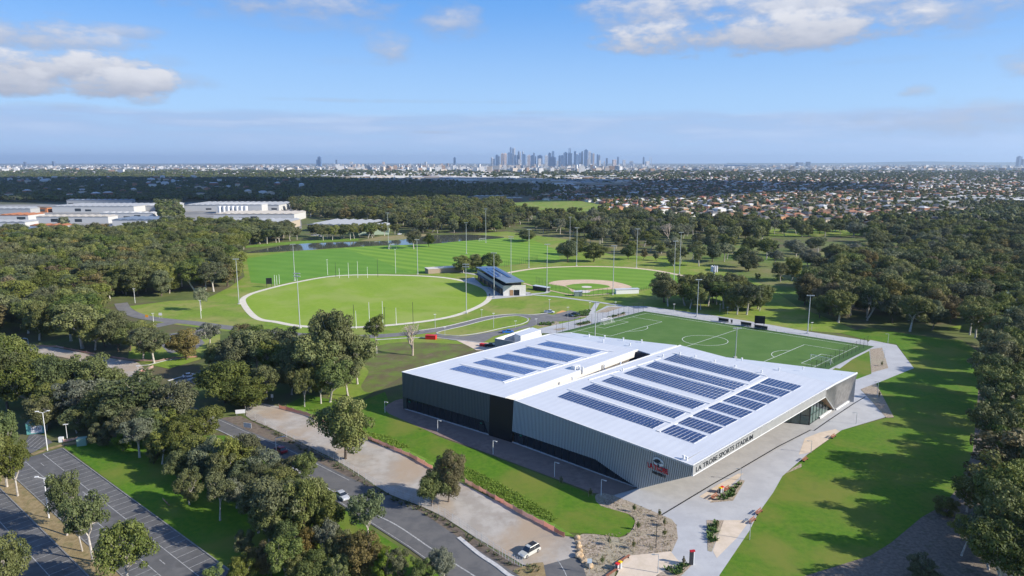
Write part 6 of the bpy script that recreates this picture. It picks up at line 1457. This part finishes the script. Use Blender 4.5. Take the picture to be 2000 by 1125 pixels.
far = [t for t in far if not inpoly(t[0], t[1], HILL)]
scatter('suburb_and_far_trees', far, low)
print('FAR', len(far))
# far grey-blue sprawl of blocks toward the horizon
BW = [mat('far_white', (.66,.65,.63), .7), mat('far_cream', (.58,.50,.42), .7), mat('far_grey', (.30,.32,.35), .6), mat('far_brown', (.34,.24,.18), .7)]
fb = MB()
for _ in range(5200):
    Y_ = 4800*math.exp(rng.uniform(0,1.25)); X_ = rng.uniform(-.78,.78)*Y_
    q = PX((X_,Y_,0)); c = 1.0 if 640 < q[0] < 1300 else (.8 if q[0] > 1300 else .55)
    if rng.random() > c: continue
    hgt_ = rng.uniform(5,12) if rng.random() < .86 else rng.uniform(14,38)*(1.3 if 640 < q[0] < 1260 else .8)
    wd = rng.uniform(14,50); fb.box((X_,Y_,hgt_/2), (wd,rng.uniform(14,34),hgt_), rng.uniform(-.5,.5), int(rng.choice(4, p=[.42,.24,.2,.14])))
fb.build('distant_town_blocks', BW, kind='stuff')
rs = MB(); P = gp([(600,345),(640,337),(900,338),(1240,346),(1230,366),(1000,362),(800,353),(640,350)])
for _ in range(900):
    X_, Y_ = rng.uniform(-1300,1100), rng.uniform(1900,5200)
    if inpoly(X_, Y_, P): rs.box((X_,Y_,4.5), (rng.uniform(30,90),rng.uniform(25,60),rng.uniform(7,12)), rng.uniform(-.15,.15)+.3, int(rng.choice(4, p=[.5,.2,.2,.1])))
rs.build('retail_strip_blocks', BW, kind='stuff')
# skyline: every tower a thing
SKY_D = 13200
MT = [mat('tower_blue_glass', (.06,.13,.26), .25, spec=.5, c2=(.10,.19,.34), scale=.02), mat('tower_pale', (.78,.75,.72), .6), mat('tower_pink_stone', (.72,.55,.46), .6), mat('tower_grey', (.16,.21,.30), .5)]
M_BAND = mat('tower_window_band', (.08,.10,.13), .3)
TW = [(65,88,240,1),(90,110,250,0),(120,148,208,0),(150,168,222,3),(182,215,190,2),(217,250,190,2),(262,290,182,0),(288,306,118,0),(315,332,128,3),(336,350,126,1),(300,337,192,0),(339,362,210,0),(370,418,205,0),(380,400,165,3),(405,418,170,1),(432,470,200,0),(432,448,165,1),(488,500,215,1),(502,528,210,2),(533,572,215,0),(562,580,182,3),(582,596,225,0),(615,672,213,0),(700,735,215,1),(742,772,185,0),(783,808,165,0),(760,828,232,0),(862,888,216,0),(890,918,213,0),(922,960,178,0),(972,1020,185,0),(980,988,128,0),(997,1004,130,3),(1042,1068,165,0),(1062,1096,206,0),(1072,1082,190,1),(1102,1124,183,0),(1128,1150,168,3),(1162,1204,147,0),(1212,1240,165,1),(1242,1262,188,0),(1264,1284,190,2),(1312,1326,203,0),(1330,1350,210,3),(1420,1442,243,3),(1552,1572,232,0),(1856,1874,235,0),(1937,1941,230,1),(1957,1961,232,1),
 (205,222,275,1),(222,250,270,1),(385,425,262,1),(620,655,250,1),(840,865,275,1),(888,904,240,1),(500,530,280,3),(1180,1225,258,2),(1340,1360,270,1),(1395,1412,280,1),(1500,1540,262,2),(1620,1650,265,1),(1700,1745,278,1),(1890,1930,282,1)]
sk = [(950+a/6.25, 950+b/6.25, 270+c/6.25, m) for a, b, c, m in TW]
sk += [(631,636,312,0),(634,640,307,0),(667,670,312,3),(890,894,308,0),(694,699,316,1),(1556,1563,316,3),(1538,1548,317,3),(1954,1961,306,0),(1963,1969,311,3),(1405,1440,322,0),(755,760,316,2),(835,839,316,1),(78,82,316,3),(132,136,315,3)]
sk.sort()
for i, (x0, x1, yt, m) in enumerate(sk):
    D = SKY_D+rng.uniform(-700,700); u = ((x0+x1)/2-1000)/F; fwd = D; X_ = u*D; wd = (x1-x0)/F*D
    # height whose top meets the seen row
    e0 = math.atan((562.5-yt)/F)-PITCH; h = CAMH+D*math.tan(e0)*1.0; h = max(h, 28)
    Yp = D*CP
    nm = ['blue glass','pale','pinkish stone','grey'][m]
    e = empty('skyscraper', (X_, Yp, 0), rng.uniform(-.25,.25), f"{nm} tower on the far city skyline, {ordn(i)} from left", 'skyscraper', 'towers of the city skyline')
    MB().box((0,0,h/2), (wd,wd*.9,h)).build('tower', MT[m], e)
    mb = MB()
    for k in range(int(h/16)): mb.box((0,0,10+k*16), (wd*1.012,wd*.91,5))
    mb.build('window_bands', M_BAND if m else MT[3], e)
    if h > 150: MB().box((0,0,h+6), (wd*.45,wd*.4,12)).build('crown_block', MT[m], e)
    if i % 9 == 3 and h > 150: MB().tube((0,0,h),(0,0,h+36), 1.5, .6, 5).build('spire', M_WHITE, e)
# low hills on the horizon
mb = MB(); n = 60; hv = []
for k in range(n+1):
    a = .30+.42*k/n; hgt_ = 40+60*math.exp(-((k-34)/9)**2)+50*math.exp(-((k-52)/6)**2); D = 30000
    hv += [(D*math.sin(a),D*math.cos(a),-5),(D*1.03*math.sin(a),D*1.03*math.cos(a),hgt_),(D*1.2*math.sin(a),D*1.2*math.cos(a),-5)]
mb.add(hv, [f for k in range(n) for f in ((3*k,3*k+3,3*k+4,3*k+1),(3*k+1,3*k+4,3*k+5,3*k+2))]).build('hills', mat('far_hills', (.06,.08,.05), .95), kind='structure')
# air: one closed box of thin haze
hz_ = MB(); S = 41000; hz_.box((0,0,199), (2*S+3000,2*S+3000,402)); 
mh = bpy.data.materials.new('haze_air'); mh.use_nodes = True; t = mh.node_tree; t.nodes.clear()
pv_ = t.nodes.new('ShaderNodeVolumePrincipled'); pv_.inputs['Color'].default_value = (.62,.80,1,1); pv_.inputs['Density'].default_value = 4.2e-5; pv_.inputs['Anisotropy'].default_value = .2
mo = t.nodes.new('ShaderNodeOutputMaterial'); t.links.new(pv_.outputs[0], mo.inputs['Volume'])
hz_.build('haze', mh, kind='stuff')
# a broad cloud above the right of the scene; its shade falls on the far left suburbs
def cloud(name, c, rad, thick, seed):
    r = np.random.default_rng(seed); bm = bmesh.new(); bmesh.ops.create_icosphere(bm, subdivisions=5, radius=1)
    lob = r.normal(0,1,(14,3)); lob /= np.linalg.norm(lob,axis=1)[:,None]
    for v in bm.verts:
        d = np.array(v.co[:]); k = 1+sum(.13*max(0, float(d@l))**6*6 for l in lob)*.5+.05*math.sin(17*d[0]+seed)+.05*math.sin(19*d[1])
        v.co = Vector((d[0]*rad[0]*k, d[1]*rad[1]*k, d[2]*thick*(k if d[2] > 0 else .35)))
    me = bpy.data.meshes.new(name); bm.to_mesh(me); bm.free(); me.materials.append(mat('cloud_white', (.85,.86,.88), 1.0, spec=0))
    me.polygons.foreach_set('use_smooth',[True]*len(me.polygons)); o = bpy.data.objects.new(name, me); C.objects.link(o); o.location = c; o['kind'] = 'stuff'; return o
ALT = 1500
def above(px, py, alt=ALT):
    g_ = G(px, py); k = alt/sdir.z; return Vector((g_.x+sdir.x*k, g_.y+sdir.y*k, alt))
cloud('cloud', above(330,363), (1150,820), 150, 3)
